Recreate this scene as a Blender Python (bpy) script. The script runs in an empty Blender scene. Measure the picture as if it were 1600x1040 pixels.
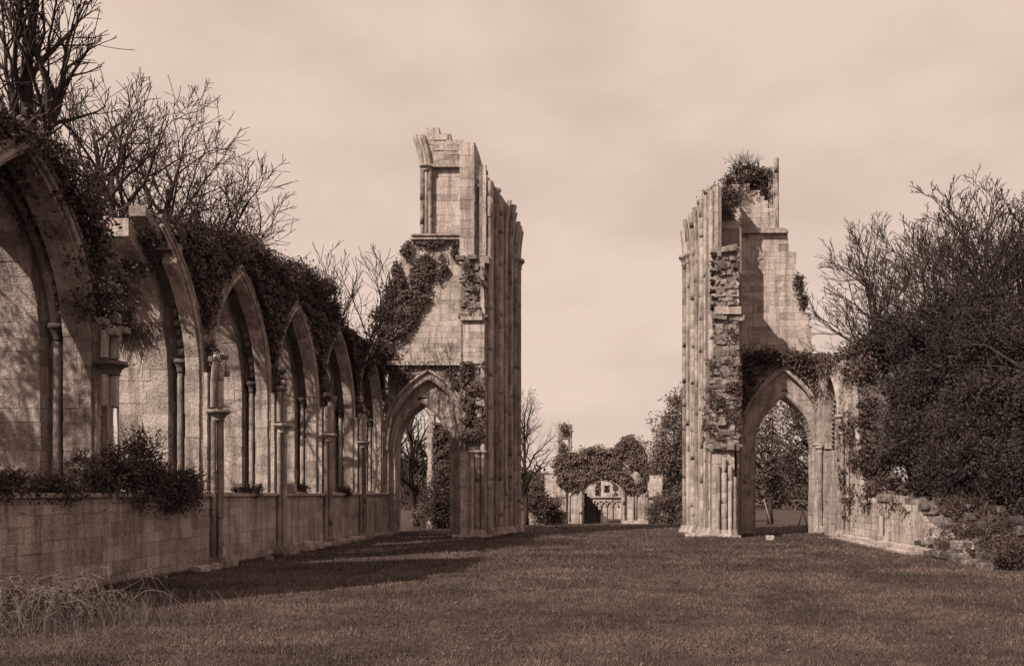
import bpy, math, random
import numpy as np
from mathutils import Vector, Matrix, noise as mnoise

random.seed(7)
RNG = np.random.default_rng(11)
SC = bpy.context.scene
COL = SC.collection
R = math.radians

# ------------------------------------------------------------------ camera
F_PX, VPX, VPY, EYE = 1330.0, 946.0, 770.0, 2.4      # lens in photo pixels, vanishing point, eye height
cam = bpy.data.cameras.new("camera")
cam.sensor_width = 36.0
cam.lens = 36.0 * F_PX / 1600.0
cam.shift_x = -(VPX - 800.0) / 1600.0
cam.shift_y = (VPY - 520.0) / 1600.0
cam.clip_end = 5000.0
camo = bpy.data.objects.new("camera", cam)
COL.objects.link(camo)
camo.location = (0, 0, EYE)
camo.rotation_euler = (R(90), 0, 0)
SC.camera = camo

# ------------------------------------------------------------------ sky, sun, exposure
SUN_DIR = Vector((3.95, 5.0, -5.0)).normalized()      # the way the light travels
world = bpy.data.worlds.new("World")
SC.world = world
world.use_nodes = True
nt = world.node_tree
nt.nodes.clear()


def N(t, kind, **kw):
    n = t.nodes.new(kind)
    for k, v in kw.items():
        if k.startswith("i_"):
            key = k[2:]
            key = int(key) if key.isdigit() else key
            n.inputs[key].default_value = v
        else:
            setattr(n, k, v)
    return n


wo = N(nt, "ShaderNodeOutputWorld")
bg = N(nt, "ShaderNodeBackground")
bg.inputs["Strength"].default_value = 0.1
sky = N(nt, "ShaderNodeTexSky", sky_type='NISHITA', sun_disc=False)
sky.sun_elevation = R(38.0)
sky.sun_rotation = R(218.3)
bw = N(nt, "ShaderNodeRGBToBW")
nt.links.new(sky.outputs[0], bw.inputs[0])
tc = N(nt, "ShaderNodeTexCoord")
mp = N(nt, "ShaderNodeMapping")
mp.inputs["Scale"].default_value = (1.0, 1.0, 2.2)
mp.inputs["Location"].default_value = (0.35, 0.1, 0.2)
nt.links.new(tc.outputs["Generated"], mp.inputs[0])
cl = N(nt, "ShaderNodeTexNoise")
cl.inputs["Scale"].default_value = 4.2
cl.inputs["Detail"].default_value = 5.0
cl.inputs["Roughness"].default_value = 0.5
nt.links.new(mp.outputs[0], cl.inputs["Vector"])
cr = N(nt, "ShaderNodeMapRange")
cr.inputs["From Min"].default_value = 0.36
cr.inputs["From Max"].default_value = 0.60
cr.inputs["To Min"].default_value = 5.0
cr.inputs["To Max"].default_value = 5.95
nt.links.new(cl.outputs[0], cr.inputs["Value"])
ad = N(nt, "ShaderNodeMath", operation='MULTIPLY_ADD')
ad.inputs[1].default_value = 0.05
nt.links.new(bw.outputs[0], ad.inputs[0])
nt.links.new(cr.outputs[0], ad.inputs[2])
tint = N(nt, "ShaderNodeVectorMath", operation='SCALE')
tint.inputs[0].default_value = (1.0, 0.78, 0.66)
nt.links.new(ad.outputs[0], tint.inputs["Scale"])
nt.links.new(tint.outputs[0], bg.inputs["Color"])
nt.links.new(bg.outputs[0], wo.inputs[0])

sun = bpy.data.lights.new("sun", 'SUN')
sun.energy = 5.0
sun.angle = R(0.6)
sun.color = (1.0, 0.90, 0.80)
suno = bpy.data.objects.new("sun", sun)
COL.objects.link(suno)
suno.rotation_euler = SUN_DIR.to_track_quat('-Z', 'Y').to_euler()
suno.location = (-40, -40, 60)

SC.view_settings.view_transform = 'Standard'
SC.view_settings.look = 'None'
SC.view_settings.exposure = 0.4
SC.view_settings.gamma = 1.0
SC.view_settings.use_curve_mapping = False


# ------------------------------------------------------------------ geometry helpers
def PX(x, Y):
    return (x - VPX) * Y / F_PX


def PZ(y, Y):
    return EYE - (y - VPY) * Y / F_PX


def ground_z(x, y):
    t = min(max((y - 57.0) / 40.0, 0.0), 1.0)
    return -1.0 * t * t * (3 - 2 * t)


# ------------------------------------------------------------------ materials (sepia print: warm greys)
MATS = {}


def new_mat(name):
    m = bpy.data.materials.new(name)
    m.use_nodes = True
    t = m.node_tree
    t.nodes.clear()
    out = N(t, "ShaderNodeOutputMaterial")
    b = N(t, "ShaderNodeBsdfPrincipled")
    b.inputs["Roughness"].default_value = 0.9
    b.inputs["Specular IOR Level"].default_value = 0.2
    t.links.new(b.outputs[0], out.inputs[0])
    MATS[name] = m
    return m, t, b


def ramp(t, stops):
    r = N(t, "ShaderNodeValToRGB")
    e = r.color_ramp.elements
    while len(e) < len(stops):
        e.new(0.5)
    for k, (p, c) in enumerate(stops):
        e[k].position = p
        e[k].color = (c[0], c[1], c[2], 1)
    return r


def grey(v, g=0.83, b=0.75):
    return (v, v * g, v * b)


def stone_mat(name, lo, mid, hi, stain=0.55, bump=0.35):
    m, t, b = new_mat(name)
    L = t.links.new
    geo = N(t, "ShaderNodeNewGeometry")
    at = N(t, "ShaderNodeAttribute", attribute_name="tone")
    n1 = N(t, "ShaderNodeTexNoise", i_Scale=0.9, i_Detail=7.0, i_Roughness=0.62)
    L(geo.outputs["Position"], n1.inputs["Vector"])
    n2 = N(t, "ShaderNodeTexNoise", i_Scale=9.0, i_Detail=6.0, i_Roughness=0.7)
    L(geo.outputs["Position"], n2.inputs["Vector"])
    # value = tone*.35 + n1*.4 + n2*.35
    a1 = N(t, "ShaderNodeMath", operation='MULTIPLY', i_1=0.16)
    L(at.outputs["Fac"], a1.inputs[0])
    a2 = N(t, "ShaderNodeMath", operation='MULTIPLY_ADD', i_1=0.55)
    L(n1.outputs[0], a2.inputs[0]); L(a1.outputs[0], a2.inputs[2])
    a3 = N(t, "ShaderNodeMath", operation='MULTIPLY_ADD', i_1=0.45)
    L(n2.outputs[0], a3.inputs[0]); L(a2.outputs[0], a3.inputs[2])
    cr = ramp(t, [(0.44, grey(lo)), (0.58, grey(mid)), (0.72, grey(hi))])
    L(a3.outputs[0], cr.inputs[0])
    # streaks running down, and lichen blotches
    mp = N(t, "ShaderNodeMapping")
    mp.inputs["Scale"].default_value = (2.4, 2.4, 0.22)
    L(geo.outputs["Position"], mp.inputs[0])
    n3 = N(t, "ShaderNodeTexNoise", i_Scale=1.3, i_Detail=6.0, i_Roughness=0.65)
    L(mp.outputs[0], n3.inputs["Vector"])
    mr = N(t, "ShaderNodeMapRange")
    mr.inputs["From Min"].default_value = 0.46
    mr.inputs["From Max"].default_value = 0.66
    mr.inputs["To Max"].default_value = stain
    L(n3.outputs[0], mr.inputs["Value"])
    mx = N(t, "ShaderNodeMix", data_type='RGBA')
    L(mr.outputs[0], mx.inputs[0]); L(cr.outputs[0], mx.inputs[6])
    mx.inputs[7].default_value = (*grey(lo * 0.5, .74, .64), 1)
    n4 = N(t, "ShaderNodeTexNoise", i_Scale=26.0, i_Detail=3.0, i_Roughness=0.6)
    L(geo.outputs["Position"], n4.inputs["Vector"])
    mr2 = N(t, "ShaderNodeMapRange")
    mr2.inputs["From Min"].default_value = 0.54
    mr2.inputs["From Max"].default_value = 0.66
    mr2.inputs["To Max"].default_value = 0.6
    L(n4.outputs[0], mr2.inputs["Value"])
    mx2 = N(t, "ShaderNodeMix", data_type='RGBA')
    L(mr2.outputs[0], mx2.inputs[0]); L(mx.outputs[2], mx2.inputs[6])
    mx2.inputs[7].default_value = (*grey(lo * 0.45, .74, .64), 1)
    L(mx2.outputs[2], b.inputs["Base Color"])
    bp = N(t, "ShaderNodeBump", i_Strength=min(bump * 1.5, 1), i_Distance=0.09)
    ab = N(t, "ShaderNodeMath", operation='ADD')
    L(n2.outputs[0], ab.inputs[0]); L(n4.outputs[0], ab.inputs[1])
    L(ab.outputs[0], bp.inputs["Height"])
    L(bp.outputs[0], b.inputs["Normal"])
    return m


stone_mat("ashlar", 0.25, 0.46, 0.60, 0.62, 0.5)
stone_mat("aisle_stone", 0.28, 0.50, 0.64, 0.68, 0.55)
stone_mat("jamb_stone", 0.22, 0.40, 0.54, 0.75, 0.5)
stone_mat("rubble", 0.12, 0.27, 0.44, 0.6, 0.6)
stone_mat("dark_rubble", 0.06, 0.13, 0.24, 0.6, 0.6)
stone_mat("mortar", 0.10, 0.17, 0.27, 0.5, 0.6)
stone_mat("lime_mortar", 0.15, 0.25, 0.36, 0.6, 0.6)
stone_mat("moulded_stone", 0.17, 0.35, 0.49, 0.75, 0.4)
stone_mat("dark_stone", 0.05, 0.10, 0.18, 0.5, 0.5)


def leaf_mat(name, lo, hi, g=0.66, bl=0.54, rough=0.6, trans=0.0):
    m, t, b = new_mat(name)
    L = t.links.new
    at = N(t, "ShaderNodeAttribute", attribute_name="tone")
    cr = ramp(t, [(0.0, grey(lo, g, bl)), (1.0, grey(hi, g, bl))])
    L(at.outputs["Fac"], cr.inputs[0])
    L(cr.outputs[0], b.inputs["Base Color"])
    b.inputs["Roughness"].default_value = rough
    b.inputs["Specular IOR Level"].default_value = 0.3
    return m


leaf_mat("ivy_leaf", 0.022, 0.12)
leaf_mat("yew_leaf", 0.014, 0.048)
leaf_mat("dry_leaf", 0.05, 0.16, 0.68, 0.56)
leaf_mat("far_leaf", 0.05, 0.14, 0.70, 0.58)  # distance haze put into the colour: paler than near leaves
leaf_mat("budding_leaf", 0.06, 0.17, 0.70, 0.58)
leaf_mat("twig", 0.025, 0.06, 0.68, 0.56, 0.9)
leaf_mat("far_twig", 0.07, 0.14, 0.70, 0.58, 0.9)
leaf_mat("dead_stem", 0.05, 0.26, 0.80, 0.70, 0.8)
leaf_mat("grass_blade", 0.018, 0.145, 0.70, 0.58, 0.7)


def bark_mat(name, lo, hi):
    m, t, b = new_mat(name)
    L = t.links.new
    geo = N(t, "ShaderNodeNewGeometry")
    mp = N(t, "ShaderNodeMapping")
    mp.inputs["Scale"].default_value = (6, 6, 1.2)
    L(geo.outputs["Position"], mp.inputs[0])
    n1 = N(t, "ShaderNodeTexNoise", i_Scale=2.0, i_Detail=6.0, i_Roughness=0.7)
    L(mp.outputs[0], n1.inputs["Vector"])
    cr = ramp(t, [(0.35, grey(lo, .68, .56)), (0.68, grey(hi, .72, .6))])
    L(n1.outputs[0], cr.inputs[0])
    L(cr.outputs[0], b.inputs["Base Color"])
    bp = N(t, "ShaderNodeBump", i_Strength=0.5, i_Distance=0.05)
    L(n1.outputs[0], bp.inputs["Height"])
    L(bp.outputs[0], b.inputs["Normal"])


bark_mat("bark", 0.02, 0.06)
bark_mat("pale_bark", 0.10, 0.30)

m, t, b = new_mat("lawn")
geo = N(t, "ShaderNodeNewGeometry")
n1 = N(t, "ShaderNodeTexNoise", i_Scale=0.35, i_Detail=8.0, i_Roughness=0.65)
n2 = N(t, "ShaderNodeTexNoise", i_Scale=9.0, i_Detail=5.0, i_Roughness=0.7)
t.links.new(geo.outputs["Position"], n1.inputs["Vector"])
t.links.new(geo.outputs["Position"], n2.inputs["Vector"])
a2 = N(t, "ShaderNodeMath", operation='ADD')
t.links.new(n1.outputs[0], a2.inputs[0]); t.links.new(n2.outputs[0], a2.inputs[1])
cr = ramp(t, [(0.36, grey(0.025, .68, .56)), (0.50, grey(0.055, .70, .58)), (0.64, grey(0.11, .72, .60))])
hv = N(t, "ShaderNodeMath", operation='MULTIPLY', i_1=0.5)
t.links.new(a2.outputs[0], hv.inputs[0])
t.links.new(hv.outputs[0], cr.inputs[0])
t.links.new(cr.outputs[0], b.inputs["Base Color"])
bp = N(t, "ShaderNodeBump", i_Strength=0.8, i_Distance=0.08)
t.links.new(n2.outputs[0], bp.inputs["Height"])
t.links.new(bp.outputs[0], b.inputs["Normal"])


# ------------------------------------------------------------------ object helpers
def tag(o, label=None, cat=None, group=None, kind=None):
    if label: o["label"] = label
    if cat: o["category"] = cat
    if group: o["group"] = group
    if kind: o["kind"] = kind
    return o


def mesh_obj(name, verts, faces, mat, parent=None, tone=None, smooth=False, origin=(0, 0, 0)):
    me = bpy.data.meshes.new(name)
    v = np.asarray(verts, dtype=np.float64) - np.asarray(origin)
    me.from_pydata(v if isinstance(faces, np.ndarray) else v.tolist(), [], faces)
    if tone is not None:
        a = me.attributes.new("tone", 'FLOAT', 'POINT')
        if np.isscalar(tone):
            tone = np.full(len(v), tone)
        a.data.foreach_set("value", np.asarray(tone, dtype=np.float32))
    if smooth:
        me.polygons.foreach_set("use_smooth", np.ones(len(me.polygons), dtype=bool))
    me.materials.append(MATS[mat])
    o = bpy.data.objects.new(name, me)
    COL.objects.link(o)
    if parent is not None:
        o.parent = parent
    else:
        o.location = origin
    return o


class MB:
    """collects pieces of ONE part"""
    def __init__(self):
        self.v, self.f, self.t = [], [], []

    def add(self, vs, fs, tone=0.5):
        o = len(self.v)
        self.v.extend([tuple(p) for p in vs])
        self.f.extend([tuple(i + o for i in f) for f in fs])
        self.t.extend([tone] * len(vs))

    def box(self, x0, x1, y0, y1, z0, z1, tone=0.5):
        self.add([(x0, y0, z0), (x1, y0, z0), (x1, y1, z0), (x0, y1, z0),
                  (x0, y0, z1), (x1, y0, z1), (x1, y1, z1), (x0, y1, z1)],
                 [(0, 3, 2, 1), (4, 5, 6, 7), (0, 1, 5, 4), (1, 2, 6, 5), (2, 3, 7, 6), (3, 0, 4, 7)], tone)

    def tube(self, pts, radii, n=6, tone=0.5, cap=True):
        pts = [Vector(p) for p in pts]
        o = len(self.v)
        prev = None
        for i, p in enumerate(pts):
            a = pts[max(i - 1, 0)]; c = pts[min(i + 1, len(pts) - 1)]
            d = (c - a)
            if d.length < 1e-9: d = Vector((0, 0, 1))
            d.normalize()
            if prev is None:
                ref = Vector((1, 0, 0)) if abs(d.x) < 0.9 else Vector((0, 1, 0))
            else:
                ref = prev
            u = ref - d * ref.dot(d)
            if u.length < 1e-6:
                u = d.orthogonal()
            u.normalize(); prev = u
            w = d.cross(u)
            r = radii[i] if not np.isscalar(radii) else radii
            for k in range(n):
                an = 2 * math.pi * k / n
                self.v.append(tuple(p + u * (r * math.cos(an)) + w * (r * math.sin(an))))
                self.t.append(tone)
        m = len(pts)
        for i in range(m - 1):
            for k in range(n):
                k2 = (k + 1) % n
                self.f.append((o + i * n + k, o + i * n + k2, o + (i + 1) * n + k2, o + (i + 1) * n + k))
        if cap:
            self.f.append(tuple(o + k for k in range(n))[::-1])
            self.f.append(tuple(o + (m - 1) * n + k for k in range(n)))

    def build(self, name, mat, parent=None, smooth=False, origin=(0, 0, 0)):
        if not self.v: return None
        if parent is not None: origin = parent.location
        return mesh_obj(name, self.v, self.f, mat, parent, self.t, smooth, origin)


class Frame:
    def __init__(self, O, U, V, Nn):
        self.O, self.U, self.V, self.N = Vector(O), Vector(U).normalized(), Vector(V).normalized(), Vector(Nn).normalized()

    def p(self, u, v, d=0.0):
        return self.O + self.U * u + self.V * v - self.N * d


EYEV = Vector((0, 0, EYE))


class Thing:
    def __init__(self, name, label, cat, loc, group=None):
        self.e = bpy.data.objects.new(name, None)
        self.e.location = loc
        self.e.empty_display_size = 0.5
        COL.objects.link(self.e)
        tag(self.e, label, cat, group)
        self.stones = []
        self.core = MB()

    def part(self, mb, name, mat, smooth=False, under=None):
        if not mb.v: return None
        return mesh_obj(name, mb.v, mb.f, mat, under or self.e, mb.t, smooth, self.e.location)

    def stone(self, quad, n, depth, mat, jit=0.0, ch=0.014, tone=None, rough=0.0):
        """one squared stone: quad on the face plane (ccw seen from outside), n outward"""
        q = [Vector(p) for p in quad]
        n = Vector(n)
        c = sum(q, Vector()) / 4
        size = min((q[1] - q[0]).length, (q[3] - q[0]).length)
        if size < 0.03: return
        ch = min(ch, size * 0.2)
        if rough:
            q = [p + Vector((random.uniform(-rough, rough), random.uniform(-rough, rough), random.uniform(-rough, rough))) for p in q]
        A = []
        for p in q:
            d = c - p
            A.append(p + d * min(1.6 * ch / max(d.length, 1e-6), 0.4) + n * (jit + (random.uniform(-rough, rough) if rough else 0)))
        B = [p + n * (jit - ch) for p in q]
        C = [p - n * depth for p in q]
        vs = A + B + C
        fs = [(0, 1, 2, 3)]
        for k in range(4):
            k2 = (k + 1) % 4
            fs.append((4 + k, 4 + k2, k2, k))
            fs.append((8 + k, 8 + k2, 4 + k2, 4 + k))
        if tone is None: tone = random.random()
        area = (q[1] - q[0]).cross(q[3] - q[0]).length
        view = EYEV - c
        dist = view.length
        face = max(n.dot(view) / dist, 0.05)
        sx = VPX + c.x * F_PX / max(c.y, 1)
        sy = VPY - (c.z - EYE) * F_PX / max(c.y, 1)
        score = area * face / dist ** 2
        if not (0 < sx < 1600 and 0 < sy < 1040 and c.y > 5): score = 0
        self.stones.append((score, vs, fs, tone, mat))

    def finish(self, core_mat="mortar", limit=300, name="stone"):
        self.stones.sort(key=lambda s: -s[0])
        o = self.e.location
        rest = {}
        for k, (sc, vs, fs, tone, mat) in enumerate(self.stones):
            px = math.sqrt(sc) * F_PX
            if k < limit and px > 6:
                ob = mesh_obj(name, vs, fs, mat, self.e, tone, False, o)
            else:
                rest.setdefault(mat, MB()).add(vs, fs, tone)
        for mat, mb in rest.items():
            ob = self.part(mb, "stonework", mat)
            ob["kind"] = "stuff"
        self.part(self.core, "rubble_core", core_mat)


def lerp(a, b, t): return a + (b - a) * t


def interp(x, pts):
    if x <= pts[0][0]: return pts[0][1]
    for (x0, y0), (x1, y1) in zip(pts, pts[1:]):
        if x <= x1: return y0 + (y1 - y0) * (x - x0) / max(x1 - x0, 1e-9)
    return pts[-1][1]


def masonry(th, fr, v0, v1, spans, mat="ashlar", course=0.32, length=(0.45, 0.85), depth=0.2, core=None, d=0.0,
            gap=0.003, jit=0.016, ch=0.007, rough=0.0, miss=0.005, core_in=0.05, step=0.0):
    """courses of stones on a plane; spans(v) lists the (u0,u1) pieces of wall at height v"""
    v = v0
    while v < v1 - 0.05:
        vt = min(v + course * random.uniform(0.68, 1.35), v1)
        if v1 - vt < 0.1: vt = v1
        A, B = spans(v + 1e-3), spans(vt - 1e-3)
        if step or len(A) != len(B):
            A = B = spans((v + vt) / 2)
        if step:
            A = B = [(a + random.uniform(-step, step), b_ + random.uniform(-step, step)) for a, b_ in A]
        for (a0, b0), (a1, b1) in zip(A, B):
            lo, hi = max(a0, a1), min(b0, b1)
            if hi - lo < 0.08: continue
            if core is not None:
                ci = core_in
                corners = [(a0 + ci, v), (b0 - ci, v), (b1 - ci, vt), (a1 + ci, vt)]
                vs = [fr.p(u, w, core[0]) for u, w in corners] + [fr.p(u, w, core[1]) for u, w in corners]
                th.core.add(vs, [(0, 1, 2, 3), (7, 6, 5, 4), (0, 4, 5, 1), (1, 5, 6, 2), (2, 6, 7, 3), (3, 7, 4, 0)], random.random())
            js = []
            u = lo + random.uniform(*length) * random.uniform(0.4, 1.0)
            while u < hi - length[0] * 0.45:
                js.append(u)
                u += random.uniform(length[0] * .75, length[1] * 1.2)
            L0 = [a0] + js; L1 = [a1] + js
            R0 = js + [b0]; R1 = js + [b1]
            for k in range(len(L0)):
                if random.random() < miss: continue
                g = gap
                quad = [fr.p(L0[k] + g, v + g, d), fr.p(R0[k] - g, v + g, d), fr.p(R1[k] - g, vt - g, d), fr.p(L1[k] + g, vt - g, d)]
                th.stone(quad, fr.N, depth, mat, random.uniform(-jit, jit), ch, None, rough)
        v = vt


def arch_side(c, w, base, spring, rise, side, ns, na):
    Rr = (w * w + rise * rise) / (2 * w)
    A = math.atan2(rise, Rr - w)
    pts = [(c + side * w, lerp(base, spring, k / ns)) for k in range(ns)]
    for k in range(na + 1):
        a = A * k / na
        pts.append((c + side * (w - Rr + Rr * math.cos(a)), spring + Rr * math.sin(a)))
    return pts


def arch_half(v, c, w, spring, rise):
    """half width of a pointed opening at height v"""
    if v <= spring: return w
    if v >= spring + rise: return 0.0
    Rr = (w * w + rise * rise) / (2 * w)
    s = (v - spring)
    return max(w - Rr + math.sqrt(max(Rr * Rr - s * s, 0)), 0.0)


def voussoirs(th, fr, c, w, base, spring, rise, d0, d1, t, mat="ashlar", seg=0.34, sides=(-1, 1), jit=0.01, vmax=99, vmin=-99, umin=-1e9, umax=1e9, ch=0.005):
    ns = max(int((spring - base) / seg), 1)
    Rr = (w * w + rise * rise) / (2 * w)
    na = max(int(Rr * math.atan2(rise, Rr - w) / seg), 4)
    for s in sides:
        I = arch_side(c, w, base, spring, rise, s, ns, na)
        O = arch_side(c, w + t, base, spring, rise + t * 1.25, s, ns, na)
        for k in range(len(I) - 1):
            if I[k][1] > vmax or I[k + 1][1] < vmin: continue
            if not (umin < I[k][0] < umax): continue
            g = 0.002
            i0, i1, o0, o1 = [Vector(p) for p in (I[k], I[k + 1], O[k], O[k + 1])]
            di = (i1 - i0).normalized() * g; do = (o1 - o0).normalized() * g
            j = random.uniform(-jit, jit)
            i0 = i0 + di; i1 = i1 - di; o0 = o0 + do; o1 = o1 - do
            i0.x += s * j; i1.x += s * j
            q = [i0, o0, o1, i1] if s > 0 else [o0, i0, i1, o1]
            cuts = [d0]
            if d1 - d0 > .7:
                cuts.append(lerp(d0, d1, random.uniform(.3, .7)))
            cuts.append(d1)
            for e0, e1 in zip(cuts, cuts[1:]):
                off = s * random.uniform(-jit, jit)
                qq = [Vector((p.x + off, p.y)) for p in q]
                th.stone([fr.p(p.x, p.y, e0 + .004) for p in qq], fr.N, e1 - e0 - .008, mat, random.uniform(-jit, jit) if e0 == d0 else 0, ch)


def arch_tube(fr, c, w, base, spring, rise, d, r, n=6, sides=(-1, 1), vmax=99, umin=-1e9, na=18):
    mb = MB()
    for s in sides:
        pts = [p for p in arch_side(c, w, base, spring, rise, s, 3, na) if p[1] <= vmax and p[0] > umin]
        mb.tube([fr.p(u, v, d) for u, v in pts], [r * random.uniform(.93, 1.07) for _ in pts], n, random.uniform(.4, .8))
    return mb


def shaft_mb(x, y, z0, z1, r, n=10, bend=None, tone=None):
    """a weathered stone shaft; bend(z)->(dx,dy)"""
    mb = MB()
    zs_ = [z0]
    while zs_[-1] < z1 - .5:          # drums of uneven height
        zs_.append(min(zs_[-1] + random.uniform(.45, 1.1), z1))
    zs_[-1] = z1
    pts, rad = [], []
    for za_, zb_ in zip(zs_, zs_[1:]):
        k_ = random.uniform(.98, 1.01) if random.random() > .025 else random.uniform(.7, .85)
        ox, oy = random.uniform(-.02, .02) * r, random.uniform(-.02, .02) * r
        for z, q in ((za_ + .003, .98), (za_ + .018, 1.0), ((za_ + zb_) / 2, random.uniform(.95, 1.02)), (zb_ - .018, 1.0), (zb_ - .003, .98)):
            dx, dy = bend(z) if bend else (0, 0)
            pts.append((x + dx + ox, y + dy + oy, z)); rad.append(r * k_ * q)
    if len(pts) < 2:
        pts = [(x, y, z0), (x, y, z1)]; rad = [r, r]
    mb.tube(pts, rad, n, random.random() if tone is None else tone)
    return mb


def capital_mb(x, y, z, r, h=0.35, n=12):
    """moulded capital: neck ring, bell, abacus"""
    mb = MB()
    prof = [(0.0, 1.0), (0.05, 1.22), (0.12, 1.05), (0.45, 1.25), (0.68, 1.75), (0.72, 2.0), (0.86, 2.05), (0.90, 1.9), (1.0, 1.95)]
    mb.tube([(x, y, z + h * a) for a, _ in prof], [r * q for _, q in prof], n, random.random())
    return mb


def base_mb(x, y, z, r, h=0.3, n=12):
    mb = MB()
    prof = [(0.0, 2.0), (0.35, 2.0), (0.4, 1.75), (0.6, 1.8), (0.72, 1.35), (0.9, 1.4), (1.0, 1.02)]
    mb.tube([(x, y, z + h * a) for a, _ in prof], [r * q for _, q in prof], n, random.random())
    return mb


def boulder(x, y, z, s, seed):
    rnd = random.Random(seed)
    import bmesh
    bm = bmesh.new()
    bmesh.ops.create_icosphere(bm, subdivisions=2, radius=1)
    a = [rnd.uniform(.75, 1.25) for _ in range(3)]
    for v in bm.verts:
        n = mnoise.noise(v.co * 1.3 + Vector((seed * 3.1, 0, 0)))
        c = v.co.copy()
        for k in range(3):      # squared off
            c[k] = max(min(c[k] * 1.35, .85), -.85)
        c *= 1 + .22 * n
        v.co = Vector((c.x * a[0], c.y * a[1], c.z * a[2] * .75)) * s
    vs = [tuple(v.co + Vector((x, y, z))) for v in bm.verts]
    fs_ = [tuple(v.index for v in f.verts) for f in bm.faces]
    bm.free()
    return vs, fs_


# ------------------------------------------------------------------ foliage helpers
_tab = RNG.random((64, 64))


def vnoise(x, y):
    xi = np.floor(x).astype(int); yi = np.floor(y).astype(int)
    fx = x - xi; fy = y - yi
    fx = fx * fx * (3 - 2 * fx); fy = fy * fy * (3 - 2 * fy)
    a = _tab[xi % 64, yi % 64]; b_ = _tab[(xi + 1) % 64, yi % 64]
    c = _tab[xi % 64, (yi + 1) % 64]; d = _tab[(xi + 1) % 64, (yi + 1) % 64]
    return (a * (1 - fx) + b_ * fx) * (1 - fy) + (c * (1 - fx) + d * fx) * fy


def fbm(x, y):
    return vnoise(x, y) * .55 + vnoise(x * 2.1 + 7, y * 2.1 + 3) * .3 + vnoise(x * 4.3 + 1, y * 4.3 + 9) * .15


def unit(v):
    return v / np.maximum(np.linalg.norm(v, axis=1, keepdims=True), 1e-9)


def leaf_quads(P, size, nrm=None, nspread=0.6, aspect=0.7, tone=None, up=0.0):
    """rhombic leaves centred on P"""
    n = len(P)
    rnd = RNG.normal(size=(n, 3))
    if nrm is None:
        nn = unit(rnd)
    else:
        nn = unit(np.asarray(nrm) + rnd * nspread)
    t = RNG.normal(size=(n, 3)); t[:, 2] += up
    t = unit(t - nn * np.sum(t * nn, axis=1, keepdims=True))
    b_ = np.cross(nn, t)
    s = size * RNG.uniform(0.6, 1.35, size=(n, 1))
    L = t * s; W = b_ * s * aspect
    cup = nn * s * 0.18
    V = np.stack([P - L, P + W * 0.62 - L * .1 + cup, P + L, P - W * 0.62 - L * .1 + cup], axis=1).reshape(-1, 3)
    Fq = np.arange(n * 4).reshape(n, 4)
    if tone is None: tone = RNG.random(n)
    T = np.repeat(np.clip(tone, 0, 1), 4)
    return V, Fq, T


def stack(parts):
    V, Fq, T, o = [], [], [], 0
    for v, f, t in parts:
        V.append(v); Fq.append(f + o); T.append(t); o += len(v)
    return np.concatenate(V), np.concatenate(Fq), np.concatenate(T)


def cloud_points(blobs, per, clump_r=0.35, shell=0.55):
    """leaf points in clumps spread through ellipsoids: blobs = (x,y,z, rx,ry,rz, clumps)"""
    out, tn = [], []
    for (x, y, z, rx, ry, rz, k) in blobs:
        d = unit(RNG.normal(size=(k, 3)))
        rad = (shell + (1 - shell) * RNG.random((k, 1))) * RNG.uniform(0.85, 1.12, size=(k, 1))
        C = d * rad * np.array([rx, ry, rz]) + np.array([x, y, z])
        for c in C:
            m = int(per * RNG.uniform(.5, 1.5))
            cr = clump_r * RNG.uniform(.6, 1.5)
            out.append(c + RNG.normal(size=(m, 3)) * cr * np.array([1, 1, .8]) * .55)
            tn.append(np.clip(RNG.normal(RNG.uniform(.2, .7), .16, size=m), 0, 1))
    return np.concatenate(out), np.concatenate(tn)


def plant(name, label, cat, loc, parts, group=None):
    """parts = [(name, V, F, T, material)]"""
    e = bpy.data.objects.new(name, None)
    e.location = loc; e.empty_display_size = .3
    COL.objects.link(e)
    tag(e, label, cat, group)
    for (pn, V, Fq, T, mat) in parts:
        mesh_obj(pn, V, Fq, mat, e, T, False, loc)
    return e


def ivy_on(fr, u0, u1, v0, v1, n, dens, size, depth=0.18, d0=0.0):
    """ivy leaves on a wall plane; dens(u,v) in 0..1 arrays"""
    u = RNG.uniform(u0, u1, n); v = RNG.uniform(v0, v1, n)
    keep = RNG.random(n) < dens(u, v)
    u, v = u[keep], v[keep]
    lump = fbm(u * 1.6 + 3, v * 1.6 + 5)
    off = (0.03 + depth * RNG.random(len(u)) ** 1.5) * (0.4 + 1.5 * lump) - d0
    O, U, V, Nn = [np.array(a) for a in (fr.O, fr.U, fr.V, fr.N)]
    P = O + u[:, None] * U + v[:, None] * V + off[:, None] * Nn
    tone = np.clip(0.25 + 0.5 * RNG.random(len(u)) + (lump - .5) * .7, 0, 1)
    nr = np.tile(Nn + np.array([0, 0, .35]), (len(u), 1))
    return leaf_quads(P, size, nr, 0.55, 0.85, tone)


def stems_on(fr, strands, d=-0.04, r=0.02, mat_tone=0.4):
    mb = MB()
    for s in strands:
        mb.tube([fr.p(u, v, d) for u, v in s], [r * (1 - .6 * k / max(len(s) - 1, 1)) for k in range(len(s))], 4, mat_tone)
    return mb


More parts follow.
